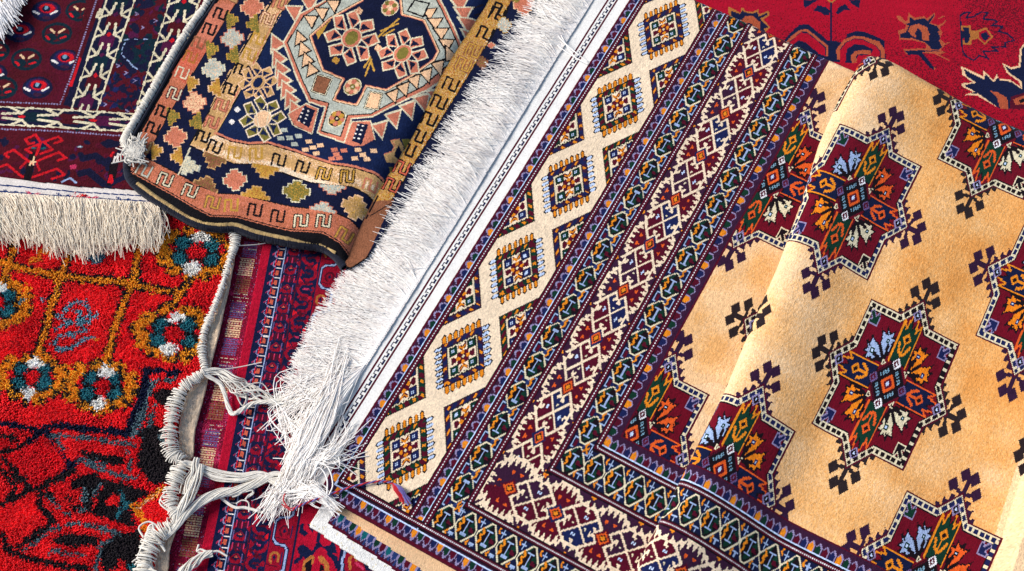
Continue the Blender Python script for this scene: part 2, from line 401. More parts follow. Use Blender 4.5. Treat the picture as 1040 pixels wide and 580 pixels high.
def hglyph(cu, cv, half=0):
    L = lambda pts, w, c: iv.line([(cu+x, cv+y) for x, y in pts], w, c)
    if half == 0:
        L([(-6.5, 4.5), (-4.2, 2), (-6.5, .2), (-4.5, -2.5), (-6, -4.5)], 1.7, 'orange')
        L([(0.4, -4.2), (0.4, 4.2)], 1.2, 'ice'); L([(-2.6, 4.6), (3.4, 4.6)], 1.15, 'ice'); L([(-2.6, -4.6), (3.4, -4.6)], 1.15, 'ice')
    elif half == 1:   # left bracket
        L([(-9.3, -3.5), (-9.3, 3.8)], 1.15, 'ice'); L([(-9.3, 3.8), (-5.6, 3.8)], 1.1, 'ice'); L([(-9.3, -3.6), (-6.8, -3.6)], 1.1, 'ice')
        iv.rect(cu-7.6, cu-4, cv-2.6, cv+2.2, 'wine'); iv.rect(cu-4, cu-1.6, cv-1.5, cv+3, 'navy')
    elif half == 2:
        L([(9.6, -4), (9.6, 3.8)], 1.15, 'ice'); L([(9.6, 3.8), (6.6, 3.8)], 1.1, 'ice'); L([(9.6, -4.2), (6.4, -4.2)], 1.1, 'ice')
        L([(5.8, 3.2), (4.2, 1), (6.2, -.6), (4.2, -3)], 1.6, 'orange'); iv.rect(cu+1, cu+3.4, cv-2, cv+2, 'blue')
    elif half == 3:   # T figure over the row
        L([(-1, 8.2), (3.6, 8.2)], 1.1, 'ice'); L([(1.2, 5.2), (1.2, 10.4)], 1.15, 'ice'); L([(-3, 10.5), (-4, 8.5), (-2.6, 7)], 1.5, 'orange')
    elif half == 4:
        L([(-1.6, -7.6), (3.2, -7.6)], 1.1, 'ice'); L([(.8, -10.6), (.8, -7.6)], 1.15, 'ice'); L([(-3, -10), (-4.2, -8.2), (-3, -6.4)], 1.5, 'orange')
for uc, v0_, pv, hw, vmin in ((104.4, 10., 23.4, 12.6, 0), (183.5, 82.3, 23.0, 13.3, 70)):
    for kk in range(0, 22):
        vc = v0_+pv*kk
        hmot(lambda x, y, uc=uc, vc=vc: (uc+x, vc+y), pv/2, hw-.8); hglyph(uc, vc)
        hglyph(uc, vc+pv/2, 1); hglyph(uc, vc+pv/2, 2)
for vc, u0_, pu, hw in ((12.6, 104.4, 22.0, 12.2), (83.7, 183.5, 21.9, 13.0)):
    for kk in range(0, 30):
        uc = u0_+pu*kk
        if kk: hmot(lambda x, y, uc=uc, vc=vc: (uc+x, vc+y), hw-.9, pu/2); hglyph(uc, vc)
        hglyph(uc+pu/2, vc, 3); hglyph(uc+pu/2, vc, 4)
# main border
iv.rect(117.7, 740, 25.2, 70, 'purple'); iv.rect(117.7, 169.5, 25.2, 500, 'purple')
def crosses(T, a0, n, P0):
    for kk in range(n):
        c1, c2 = ('wine', 'purple') if kk % 2 else ('purple', 'wine')
        ac = a0+P0*kk; t = lambda c, a, ac=ac: T(c, a+ac)
        tp = lambda pts, c: iv.poly([t(*x) for x in pts], c)
        tl = lambda pts, w, c: iv.line([t(*x) for x in pts], w, c)
        # lobes
        for s in (-1, 1):
            outer, inner = [], []
            N = 16
            for i in range(N+1):
                y = -17.5+35*i/N; ay = abs(y)
                cb = 20.2 if ay < 5 else 20.2-(ay-5)*.80
                ob = 24.6 if ay < 5 else 24.6-(ay-5)*.88
                inner.append((s*(cb+(2.6 if i % 2 else -4.4)), y)); outer.append((s*(ob+(0 if ay < 4 else (1.8 if i % 2 else -1.5))), y*1.03))
            tp(outer+inner[::-1], 'cream')
            tp([(0, 0)]+[(x*.985, y) for x, y in inner], c1 if s < 0 else 'wine')
            for y in (3.2, -3.4):
                tp([(s*13.5, y-1.8), (s*13.5, y+1.8), (s*10, y)], 'rust')
            # teeth running to the crossing
            for i in range(2):
                y = 15.5+i*2.4; x = 16.5-i*2.4
                tp([(s*x, y-1.6), (s*(x+4), y+2.6), (s*(x-1), y+2.2)], 'cream'); tp([(s*x, -y+1.6), (s*(x+4), -y-2.6), (s*(x-1), -y-2.2)], 'cream')
            tp([(s*21, P0/2), (s*25, P0/2-3.5), (s*25, P0/2+3.5)], 'orange'); tp([(s*23, P0/2), (s*25, P0/2-1.6), (s*25, P0/2+1.6)], 'rust')
    for kk in range(n):
        ac = a0+P0*kk; t = lambda c, a, ac=ac: T(c, a+ac)
        tp = lambda pts, c: iv.poly([t(*x) for x in pts], c)
        tl = lambda pts, w, c: iv.line([t(*x) for x in pts], w, c)
        X = lambda pts: [((p-q)/2, (p+q)/2+P0/2) for p, q in pts]
        c1, c2 = ('wine', 'navy') if kk % 2 else ('purple', 'wine')
        tp(X([(-19, 0), (-19, 19), (0, 19), (0, 0)]), c1); tp(X([(19, 0), (19, -19), (0, -19), (0, 0)]), c2)
        tp(X([(19, 0), (19, 19), (0, 19), (0, 0)]), c2); tp(X([(-19, 0), (-19, -19), (0, -19), (0, 0)]), c1)
        for s in (-1, 1):
            S = lambda pts, s=s: X([(s*p, s*q) for p, q in pts])
            tl(S([(0, 0), (20, 0)]), 1.5, 'cream'); tl(S([(0, 0), (0, 20)]), 1.5, 'cream')
            tl(S([(21, -11), (21, 11.5), (12.5, 11.5), (12.5, 6)]), 2.1, 'cream'); tl(S([(12.5, 6.5), (9.5, 8.5)]), 1.6, 'cream')
            tl(S([(-11, 21), (11, 21), (11.3, 13), (7, 14)]), 2.1, 'cream')
            tl(S([(-5, 9), (-5, 10.4)]), 1.5, 'pale'); tl(S([(7, -8), (7, -9.2)]), 1.5, 'pale'); tl(S([(4.5, 5), (5.5, 5)]), 1.4, 'bone')
            tl(S([(-12, 19), (-15, 15), (-13, 12), (-10, 13)]), 2.0, 'cream'); tl(S([(19, -12), (15, -15), (12, -12)]), 2.0, 'cream')
        D = lambda k: [((p-q)/2, (p+q)/2) for p, q in ((-k, -k), (k, -k), (k, k), (-k, k))]
        tp(D(7.5), 'navy' if kk % 2 else 'wine'); tp(D(5.2), 'rust'); tp(D(3.4), 'ink'); tp(D(2.2), 'orange')
crosses(lambda c, a: (143.8+c, a), 46.5, 11, 38.9)
iv.rect(117.7, 740, 25.2, 26.5, 'wine')
b = None
keep = iv.a.copy()
crosses(lambda c, a: (a/39*50, 47.4-c*45/52), 143.8*39/50, 13, 39)
# mitre: keep the V run above the diagonal of the corner
m = (iv.V-70 > 0) | ((iv.V-25.2)*52/45 > (iv.U-117.7)*1.0+34)
iv.a[m] = keep[m]
# guards: bells on their light line
def bells(T, L, sg, lo, hi, ph):
    cyc = ['orange', 'green', 'wine', 'navy']
    kk = 0; x = ph
    while x < hi:
        if x > lo:
            c = cyc[kk % 4]
            P = [T(x-2.5, L), T(x-2.5, L+sg*4.1), T(x, L+sg*6.6), T(x+2.5, L+sg*4.1), T(x+2.5, L)]
            iv.poly([T(x-3.3, L), T(x-3.3, L+sg*4.6), T(x, L+sg*8.2), T(x+3.3, L+sg*4.6), T(x+3.3, L)], 'lilacpale')
            iv.poly(P, c)
        x += 7; kk += 1
V_ = lambda a, c: (c, a); U_ = lambda a, c: (a, c)
bells(V_, -3, -1, -3, 460, 1); bells(V_, 88, -1, 1, 460, 3); bells(V_, 200.6, 1, 101, 460, 105)
bells(U_, -3, -1, -1, 740, 3); bells(U_, 100.4, 1, 201, 740, 205)
iv.rect(-3.8, -2.2, -3.8, 500, 'pale'); iv.rect(-3.8, 740, -4, -2.6, 'pale')
iv.rect(87.3, 88.4, -3, 500, 'pale')
iv.rect(199.9, 201.5, 99.7, 500, 'pale'); iv.rect(199.9, 740, 99.6, 101, 'pale')
def dots(u=None, v=None, lo=0, hi=740):
    for w, c in ((3.1, 'ink'), (2.2, 'wine')):
        if u is not None: iv.rect(u-w, u+w, lo-w, 500, c)
        else: iv.rect(lo-w, hi, v-w*.8, v+w*.8, c)
def dotsw(u=None, v=None, lo=0, hi=740):
    if u is not None:
        b = iv.box(u-.8, u+.8, lo, 460); U = iv.U[:, b[1]]; Vv = iv.V[b[0], :]
        iv.put((abs(U-u) < .8) & (Vv.astype(int) % 2 == 0), b, 'white')
    else:
        b = iv.box(lo, hi, v-.6, v+.6); U = iv.U[:, b[1]]; Vv = iv.V[b[0], :]
        iv.put((abs(Vv-v) < .6) & (U > lo) & (U.astype(int) % 2 == 0), b, 'white')
for u_, v_ in ((0.5, 0), (76.5, 0), (91.5, 0), (117.5, 25.5), (169.5, 70.5), (197.5, 97.5)):
    dots(u=u_, lo=v_)
for v_, u_ in ((.5, 0), (25.5, 117.5), (70.5, 169.5), (97.5, 197.5)):
    dots(v=v_, lo=u_)
for u_, v_ in ((0.5, 0), (76.5, 0), (91.5, 0), (117.5, 25.5), (169.5, 70.5), (197.5, 97.5)):
    dotsw(u=u_, lo=v_)
for v_, u_ in ((.5, 0), (25.5, 117.5), (70.5, 169.5), (97.5, 197.5)):
    dotsw(v=v_, lo=u_)
iv.rect(-3.8, -2.2, -3.8, 0, 'pale')

# the lie of the carpet: flat, then a pushed-up fold whose nose leans left, then a raised part, the far edge turned under
def nose(v): return np.interp(v, [-20, 36, 71, 114, 165, 213, 263, 310, 358, 397, 430, 470], [284, 284, 283.4, 282.4, 281, 274.8, 269.6, 260.8, 248.5, 244.4, 245.4, 250])*DU
def lie(U, V):
    "carpet knots -> metres along U, along V, height"
    h, w = U.shape
    X = np.empty_like(U); Z = np.zeros_like(U); Y = V*DV
    for i in range(h):
        v = V[i, 0]
        Hn = np.interp(v, [-20, 40, 118, 230, 330, 400, 452], [.034, .033, .032, .035, .038, .039, .036])
        ze = np.interp(v, [-20, 60, 118, 230, 330, 452], [.006, .008, .010, .015, .024, .024])
        a = Hn*.22; R = (Hn-a)/2; extra = float(np.interp(v, [60, 118, 230, 330, 452], [.141, .142, .141, .147, .147])); xe = .13
        def prof(L):
            th = np.linspace(-math.pi/2, math.pi/2, 14)[1:-1]
            p = [(-.5, 0), (0, 0), (L, 0)]
            p += [(L+a/2*math.cos(t), a/2+a/2*math.sin(t)) for t in th]
            p += [(L, a), (R*1.9, a)]
            th = np.linspace(-math.pi/2, -3*math.pi/2, 40)[1:]
            RX = R*1.9
            p += [(RX+RX*math.cos(t), a+R+R*math.sin(t)) for t in th]
            xs = np.linspace(RX, xe, 30)[1:]
            s = (xs-RX)/(xe-RX)
            p += list(zip(xs, ze+(Hn-ze)*(1-s*s*(3-2*s))))
            p += [(1.2, ze)]
            p = np.array(p); return p, np.concatenate([[0], np.cumsum(np.hypot(*np.diff(p, axis=0).T))])
        lo, hi = .02, .12
        for _ in range(18):
            L = (lo+hi)/2; p, s = prof(L)
            if s[-1]-1.7 > extra: hi = L
            else: lo = L
        xn = nose(v); t = U[i]*DU-xn+.5
        X[i] = np.interp(t, s, p[:, 0])+xn; Z[i] = np.interp(t, s, p[:, 1])
    # soft waves on the raised part and a second steep fold at the lower right
    xr = X-nose(V)
    g = np.clip((xr-.06)/.06, 0, 1); g = g*g*(3-2*g)
    wob = vnoise(U.shape, 95, 5, 120)*.0035+.003*np.sin((X*.9+Y*.25)*2*math.pi/.17+1.0)
    Z += g*wob*(U > 400)
    x2 = np.interp(V, [-20, 140, 210, 330], [575, 572, 561, 548])*DU
    s = np.clip((X-x2)/.012, 0, 1); s = s*s*(3-2*s)
    fade = np.clip((330-V)/110, 0, 1); fade = fade*fade*(3-2*fade)
    Z += s*fade*.034*np.clip(1-(X-x2)/.30, .2, 1)
    # gentle unevenness of the flat part
    Z += (U < 345)*np.clip(xr/-.02, 0, 1)*(vnoise(U.shape, 60, 9, 50)*.0008)
    # far edge rolled under
    VR = 431.5*DV
    Rr = np.maximum((Z+.016)/2, .006)
    d = Y-VR
    th = np.clip(d/Rr, 0, math.pi*.98)
    Y = np.where(d > 0, VR+Rr*np.sin(th)-np.clip(d-Rr*math.pi*.98, 0, 1)*.98, Y)
    Z = np.where(d > 0, Z-Rr*(1-np.cos(th)), Z)
    return X, Y, Z
cu_, cv_ = corners(iv)
Xa, Ya, Za = lie(cu_, cv_)
def iv_world(a, b):
    c, n = math.cos(AZ), math.sin(AZ); return OX+a*c+b*n, OY-a*n+b*c
WX, WY = iv_world(Xa, Ya)
jit = .00012
WX = WX+rng.normal(0, jit, WX.shape); WY = WY+rng.normal(0, jit, WY.shape); Zi = Za+rng.normal(0, .00016, Za.shape)
mat_pile = wool('short_wool_pile', bump=.7, scale=800, tone=.05, soft=22, lumps=.12)
big = thing('patterned_carpet', 'large cream and gold carpet with dark star medallions and a long white fringe', 'carpet', 'overlapping hand knotted carpets', (OX, OY, 0))
M0 = np.array([OX, OY, 0.])
def under(o, parent): o.parent = parent; o.matrix_parent_inverse = __import__('mathutils').Matrix.Translation(-parent.location); return o
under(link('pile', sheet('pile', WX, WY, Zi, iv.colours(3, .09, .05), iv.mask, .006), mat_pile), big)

# white flat-woven end of the carpet, outside the pile
ke = Cv((OX, OY), AZ, DU, DU, -62, -11, -42, 700, -.001, 'linen')
ks = DU/DV
ke.a[:] = PAL['linen']
for uc, c, w in ((-25, 'wine', 2.0), (-34, 'wine', 2.0)):
    ke.rect(uc-w/2, uc+w/2, -60, 720, c)
U = ke.U; V = ke.V
zig = abs(U+29.4+1.2*np.sign(np.sin(V*.75))) < .75
ke.a[zig] = PAL['navy']; ke.a[(abs(U+29.4) < 2.1) & ((V % 4.19).astype(int) == 0)] = PAL['ink']
root = lambda v: np.interp(v, [-30, 60, 190, 330, 440], [-43, -42, -44, -49.0, -51])   # u of the fringe root, v in ivory knots
ke.mask = (U > root(V*ks)) & (V*ks > -21-(U+13)*-.20)
a_, b_ = corners(ke)
kx, ky = iv_world(a_*DU, b_*DU)
kz = -.0012+.0006*vnoise(kx.shape, 30, 4, 18)+rng.normal(0, .00008, kx.shape)
kz += np.clip((a_+13)/8, -1, 0)*.0006
mat_flat = wool('flat_woven_cotton', bump=.6, scale=1300, tone=.06, soft=60, sheen=.1, dist=.0006)
under(link('woven_end', sheet('woven_end', kx, ky, kz, ke.colours(5, .05, .03), ke.mask, .003), mat_flat), big)
# ================================================================ carpet seen beneath the corner of the cream one
ur = Cv((OX, OY), AZ, DU, DV, -6, 460, -46, -4, -.007, 'cream')
ur.a[:] = np.where(vnoise(ur.a.shape, 60, 3, 20)+rng.normal(0, .3, ur.a.shape) > .3, PAL['peach'], PAL['tanw'])
ed = lambda u, off: -19.5-.105*(u-10)*.9+off          # the strip runs a little askew
Uu, Vv = ur.U, ur.V
vb = -16.8-.058*(Uu-10)
rel = Vv-vb
ur.a[(rel < 0)] = PAL['purple']
ph = (Uu % 7)-3.5
inb = (rel < 0) & (rel > -7.5)
tip = 6.2-abs(ph)*1.0
ur.a[inb & (rel > -tip-1.2)] = PAL['lilacpale']
kc = ((Uu//7).astype(int) % 4)
for i, c in enumerate(('green', 'wine', 'teal', 'blue')):
    ur.a[inb & (rel > -tip+.5) & (abs(ph) < 2.6) & (kc == i)] = PAL[c]
ur.a[inb & (rel > -tip+.5) & (abs(ph) < 2.6) & ((Uu//7).astype(int) % 9 == 5)] = PAL['orange']
ur.a[(rel < -4) & (rel > -8) & (abs(ph) > 2.0)] = PAL['blue']
ur.a[(rel < -7.6)] = PAL['wine']
ur.a[(rel < -9.4)] = PAL['linen']
cut = (Uu < 9-.55*(Vv+20)*-0) & (rel < 0) & (rel > -9.4)
ur.a[cut] = PAL['linen']
ur.a[(rel < -9.4) & (rng.random(ur.a.shape) < .05)] = PAL['bone']
ur.mask = (rel > -16.5) & (Uu > -5)
a_, b_ = corners(ur); x_, y_ = iv_world(a_*DU, b_*DV)
under_rug = thing('bordered_carpet', 'plain cream strip with small arches and white selvedge, under the star medallion carpet', 'carpet', 'overlapping hand knotted carpets', (float(x_[0, 0]), float(y_[0, 0]), -.007))
under(link('pile', sheet('pile', x_+rng.normal(0, .0001, x_.shape), y_, -.0075+rng.normal(0, .0001, x_.shape), ur.colours(8, .08, .05), ur.mask, .006), mat_pile), under_rug)

# ================================================================ red and navy runner
ZR = -.016
rn = Cv(tuple(float(q) for q in ray(227.3, 577, ZR)), math.radians(6.206), .00125, .00125, -52, 260, -30, 340, ZR, 'rcrim')
mm = lambda x: x/1.25
def rr_(a, b, lo, hi, c): rn.rect(mm(a), mm(b), mm(lo), mm(hi), c)
def rl(pts, w, c): rn.line([(mm(x), mm(y)) for x, y in pts], mm(w), c)
def rp(pts, c): rn.poly([(mm(x), mm(y)) for x, y in pts], c)
LO, HI = -40, 430
rr_(-80, -17.5, LO, HI, 'crimson'); rr_(-17.5, 0, LO, HI, 'dknavy')
r9 = np.random.default_rng(21)
y = LO
while y < HI:   # arches beside the white line
    rl([(0, y), (-6.5, y)], 1.3, 'snow'); rl([(-6.5, y), (-10, y+2.5), (-11.5, y+6), (-8, y+9.5), (-7.5, y+12)], 1.3, 'lilacpale'); rl([(-11.5, y+6), (-13.5, y+4)], 1.2, 'hotpink')
    rp([(-7, y+4), (-2.5, y+3), (-2.5, y+9), (-6.5, y+10)], 'brick'); rl([(-8, y+3), (-7.6, y+11)], 1.2, 'red')
    y += 12.4
rr_(0, 21, LO, HI, 'dknavy')
def speck(x0, x1, n, cols, w=(2, 6)):
    for _ in range(n):
        x = r9.uniform(x0, x1); y = r9.uniform(LO, HI); a = r9.uniform(*w); b = r9.uniform(*w)*.6
        rp([(x-a/2, y), (x, y+b), (x+a/2, y), (x, y-b)], cols[r9.integers(len(cols))])
y = LO
while y < HI:
    rp([(2, y+1), (10.5, y+9), (19, y+1), (14, y-3), (7, y-3)], 'rcrim'); rp([(2, y+16), (8, y+11), (13, y+11), (19, y+17), (13, y+20), (7, y+20)], 'wine')
    rp([(6, y+3), (10.5, y+7), (15, y+3), (10.5, y)], 'dknavy'); rp([(8, y+3.5), (10.5, y+6), (13, y+3.5)], 'brick')
    for dx in (3, 17): rl([(dx, y-2), (dx, y+8)], 1.4, 'lilac')
    for q in range(5): rl([(4+q*3.2, y+12), (4+q*3.2, y+19)], 1.1, 'purple' if q % 2 else 'hotpink')
    rp([(1.5, y+8.5), (5, y+12), (1.5, y+15)], 'rcrim'); rp([(19.5, y+8.5), (16, y+12), (19.5, y+15)], 'rcrim')
    y += 24.6
speck(1, 20, 210, ['purple', 'wine', 'navy', 'rcrim'], (1.5, 4))
rr_(0, 1.5, LO, HI, 'ice'); rr_(20.6, 21.8, LO, HI, 'wine')
rr_(21.8, 43, LO, HI, 'dknavy')
y = LO
kk = 0
while y < HI:
    s = 1 if kk % 2 else -1; m = 32.2
    arc = [(m+s*9*math.cos(t), y+8+8*math.sin(t)) for t in np.linspace(-1.9, 1.9, 9)]
    rl(arc, 3.6, 'rcrim'); rp([(m-s*9, y+3), (m-s*4, y+8), (m-s*9, y+13), (m-s*10.5, y+8)], 'rcrim')
    rp([(m-4, y+16), (m, y+21), (m+4, y+16), (m, y+13)], 'wine'); rl([(m+s*2, y+8), (m-s*3, y+9)], 2.2, 'hotpink' if kk % 3 == 0 else 'wine')
    rp([(m+s*4, y+18), (m+s*9.5, y+22), (m+s*9.5, y+14)], 'red')
    y += 20.3; kk += 1
speck(22, 42, 170, ['rcrim', 'navy', 'wine', 'rcrim', 'dknavy'], (1.5, 5))
rr_(42.4, 43.8, LO, HI, 'dknavy')
rr_(43.8, 71, LO, HI, 'rcrim')
def octline(x0, sgn, off):
    pts = []; y = LO+off
    while y < HI:
        pts += [(x0+sgn*3, y+3), (x0+sgn*3, y+22), (x0+sgn*7, y+26.5), (x0+sgn*16.5, y+27.5), (x0+sgn*20, y+31), (x0+sgn*20, y+53), (x0+sgn*17, y+57), (x0+sgn*7, y+58.5)]
        y += 61
    rl(pts, 4.4, 'dknavy'); rl(pts, 2.0, 'ice')
    y = LO+off
    while y < HI:
        for cx, cy in ((x0+sgn*14, y+12), (x0+sgn*8, y+43)):
            rl([(cx+5*math.cos(t), cy+6*math.sin(t)) for t in np.linspace(-.6, 4.2, 9)], 2.4, 'coppery' if cy > y+20 else 'wine'); rp([(cx-2, cy), (cx, cy+3), (cx+2, cy), (cx, cy-3)], 'dknavy')
            rl([(cx+8, cy-6), (cx+8, cy+6)], 1.4, 'navy'); rl([(cx-7, cy-8), (cx+4, cy-9)], 1.3, 'wine')
        y += 61
octline(43.8, 1, 14)
rr_(70.6, 72.6, LO, HI, 'dknavy')
rr_(72.6, 122, LO, HI, 'crimson'); rr_(121.5, 123.5, LO, HI, 'dknavy'); rr_(123.5, 330, LO, HI, 'rcrim')
Z = zz((280, 500), 7.22)
T = lambda c, *p: rn.ppx(Z(*p), c)
TL = lambda w, c, *p: rn.lpx(Z(*p), w, c)
T('dknavy', 305,285, 330,285, 325,370, 350,400, 400,385, 420,350, 440,400, 450,450, 400,440, 330,400, 300,420, 280,450, 215,500, 210,470, 160,520, 130,530, 140,490, 180,470, 155,410, 200,380, 270,430, 300,370)
T('dknavy', 175,240, 205,225, 200,270, 240,300, 215,325, 175,300); T('dknavy', 230,230, 300,240, 270,300, 240,250)
T('dknavy', 350,320, 400,310, 440,335, 470,350, 440,370, 400,355); T('dknavy', 370,420, 450,470, 470,560, 440,560, 420,500, 380,460)
T('coppery', 195,578, 200,510, 260,460, 285,475, 280,520, 240,540, 230,578); T('coppery', 310,470, 340,465, 390,520, 395,578, 360,578, 355,530, 320,510)
T('ink', 215,578, 220,520, 265,485, 262,578); T('ink', 320,578, 325,520, 350,545, 355,578)
TL(5.2, 'dknavy', 490,578, 485,500, 505,430, 540,405, 610,415); TL(2.6, 'ice', 487,575, 487,500, 510,435, 545,410, 610,415)
TL(3, 'coppery', 545,560, 540,490, 560,470, 600,480, 590,500); TL(3, 'hotpink', 590,520, 640,560)
T('dknavy', 650,470, 690,500, 730,490, 740,540, 700,578, 660,578, 640,520); T('navy', 760,520, 800,540, 820,578, 770,578)
T('red', 690,530, 720,520, 720,550, 700,560)
a_, b_ = corners(rn); x_, y_ = rn.world(a_, b_)
fm = rn.U > mm(-27.5)
zz_ = ZR+.0004*vnoise(x_.shape, 40, 6)+rng.normal(0, .0002, x_.shape)
runner = thing('red_runner', 'red and navy runner with white arched border lines and a flat woven red end', 'carpet', 'overlapping hand knotted carpets', (float(x_[0, 0]), float(y_[0, 0]), ZR))
cr = rn.colours(4, .13, .08)
under(link('pile', sheet('pile', x_, y_, zz_, cr, fm, .006), mat_pile), runner)
# its flat-woven end, with brocaded blocks
fe = Cv((rn.ox, rn.oy), rn.az, .0009, .0009, -74, -29, -50, 480, ZR-.003, 'weave')
U, V = fe.U, fe.V
fe.a[:] = np.where(vnoise(fe.a.shape, 9, 31)+rng.normal(0, .5, fe.a.shape) > .75, PAL['hotpink'], np.where(rng.random(fe.a.shape) < .5, PAL['weave'], PAL['maroon']))
fe.a[(V.astype(int) % 5 == 0) & (U > -56) & (U < -36) & (rng.random(fe.a.shape) < .45) & ((V % 90) > 60)] = PAL['bone']
for k in range(-1, 6):
    y0 = 33+k*87.
    for a0, a1, c in ((0, 26, 'tanw'), (27, 50, 'lilac'), (-25, -1, 'lilac' if k % 2 else 'brown')):
        m = (U > -57+.0*V) & (U < -38) & (V > y0+a0) & (V < y0+a1)
        hole = ((V-y0).astype(int) % 3 == 0) | ((U.astype(int) % 4 == 0) & ((V.astype(int)//3) % 2 == 0))
        fe.a[np.broadcast_to(m, fe.a.shape) & ~hole & (rng.random(fe.a.shape) < .93)] = PAL[c]
fe.a[rng.random(fe.a.shape) < .02] = PAL['lilacpale']
a_, b_ = corners(fe); x_, y_ = fe.world(a_, b_)
under(link('woven_end', sheet('woven_end', x_, y_, ZR-.002+.0005*vnoise(x_.shape, 25, 4), fe.colours(5, .15, .1), fe.mask, .003), mat_flat), runner)

# ================================================================ red carpet at the upper right
tr = Cv(tuple(float(q) for q in ray(843, 60, ZR)), math.radians(5.26), .00125, .00125, -190, 330, -110, 130, ZR, 'trbase')
tr.a[:] = np.where(vnoise(tr.a.shape, 60, 8, 60)+rng.normal(0, .35, tr.a.shape)-(tr.U-90)/260 > -.15, PAL['trbase'], PAL['gul'])
tr.a[:] = np.where((vnoise(tr.a.shape, 80, 18, 50)+rng.normal(0, .3, tr.a.shape)-(tr.U+40)/150 > .1), PAL['crimson'], tr.a)
tr.a[rng.random(tr.a.shape) < .5] = PAL['trbase']
Z = zz((720, 0), 5.78)
T = lambda c, *p: tr.ppx(Z(*p), c)
TL = lambda w, c, *p: tr.lpx(Z(*p), w, c)
T('dknavy', 555,0, 640,0, 600,25, 560,50); T('dknavy', 790,0, 890,0, 880,50, 840,25, 820,0)
T('coppery', 690,0, 745,0, 720,25); T('red', 705,0, 735,0, 720,12)
T('dknavy', 610,65, 640,30, 690,45, 710,65, 705,90, 680,90, 650,70); T('dknavy', 745,80, 760,45, 800,25, 830,60, 790,60, 760,85)
TL(2.4, 'dknavy', 715,20, 716,290)
T('dknavy', 440,240, 470,200, 530,145, 580,140, 640,190, 700,240, 800,250, 810,200, 860,185, 920,190, 980,215, 1030,240, 1040,400, 700,360, 560,330)
T('trline', 455,245, 490,205, 540,172, 580,172, 700,270, 700,330, 690,330, 690,280, 575,185, 545,185, 470,245)
T('trbase', 470,252, 540,190, 580,195, 680,280, 685,330, 600,300, 560,270, 530,240, 490,262)
T('dknavy', 490,262, 530,235, 570,250, 640,310, 600,330)
T('trline', 750,350, 748,290, 790,235, 850,210, 900,215, 1000,245, 1030,290, 1030,340, 1010,340, 1005,295, 975,265, 900,228, 850,228, 800,250, 770,290, 772,350)
T('trbase', 772,370, 772,295, 805,252, 855,230, 895,232, 975,268, 1000,300, 1000,350, 940,400, 800,400)
T('dknavy', 800,370, 810,290, 850,262, 900,262, 965,290, 950,320, 880,330, 880,370)
T('trline', 840,370, 830,330, 860,300, 920,292, 952,300, 952,322, 870,318, 862,335, 875,370); T('trbase', 865,360, 875,325, 950,325, 950,350, 920,380, 870,380)
# flower head at the left
T('coppery', 115,40, 130,45, 165,65, 185,75, 190,45, 200,45, 215,65, 255,72, 290,55, 295,85, 350,62, 355,90, 320,115, 360,160, 330,190, 345,215, 250,190, 130,120, 115,80)
T('dknavy', 128,62, 150,72, 182,84, 194,62, 215,74, 255,80, 286,72, 290,98, 345,74, 340,90, 300,110, 350,160, 320,170, 345,205, 300,190, 240,160, 200,120, 150,118, 130,90)
T('trline', 180,135, 215,95, 260,95, 300,130, 300,190, 270,175, 250,140, 230,135, 200,150)
Z = zz((860, 0), 5.78)
# middle flower
T('trline', 290,90, 310,92, 345,125, 355,120, 365,75, 378,92, 400,105, 455,95, 470,110, 520,70, 520,95, 490,135, 540,150, 570,130, 545,165, 560,190, 545,230, 580,260, 550,295, 580,310, 540,320, 430,310, 440,330, 525,405, 505,410, 420,325, 350,320, 330,290, 430,285, 470,285, 460,255, 380,235, 310,235, 300,180, 340,170, 350,150, 300,115)
T('dknavy', 300,98, 345,140, 368,135, 372,98, 395,118, 455,108, 475,125, 515,80, 510,100, 485,140, 530,155, 545,180, 535,190, 550,225, 540,240, 560,280, 540,295, 500,290, 460,250, 385,225, 315,225, 312,200, 345,190, 365,155, 320,120)
T('dknavy', 340,298, 440,295, 560,300, 440,305, 510,392, 512,410, 490,400, 420,322, 360,322)
T('trline', 360,185, 370,155, 420,140, 470,160, 485,200, 480,240, 445,235, 440,190, 415,165, 400,200, 410,220, 385,215)
T('dknavy', 405,225, 405,195, 420,180, 435,195, 438,235)
TL(1.6, 'trline', 540,110, 570,95); TL(1.5, 'trline', 560,150, 580,120); TL(1.5, 'trline', 560,270, 600,250); TL(1.6, 'trline', 520,315, 600,355)
# outlined flower
o = (665,95, 690,75, 725,70, 700,105, 740,100, 790,70, 830,75, 800,110, 860,115, 885,125, 850,150, 915,155, 890,185, 940,195, 985,235, 930,250, 935,275, 850,275, 890,300, 800,300, 830,345, 780,325, 745,355, 700,330, 680,300, 665,100)
TL(2.2, 'dknavy', *o)
T('coppery', 672,150, 725,150, 730,180, 765,178, 820,160, 860,215, 810,262, 770,225, 735,235, 735,262, 680,262, 682,235, 700,235, 700,180, 672,180)
T('dknavy', 680,160, 715,160, 720,190, 725,215, 715,250, 690,252, 690,225, 675,225, 675,185, 688,182); T('trbase', 775,188, 818,172, 848,215, 812,250, 775,220)
T('dknavy', 790,195, 820,185, 840,215, 812,240, 790,215)
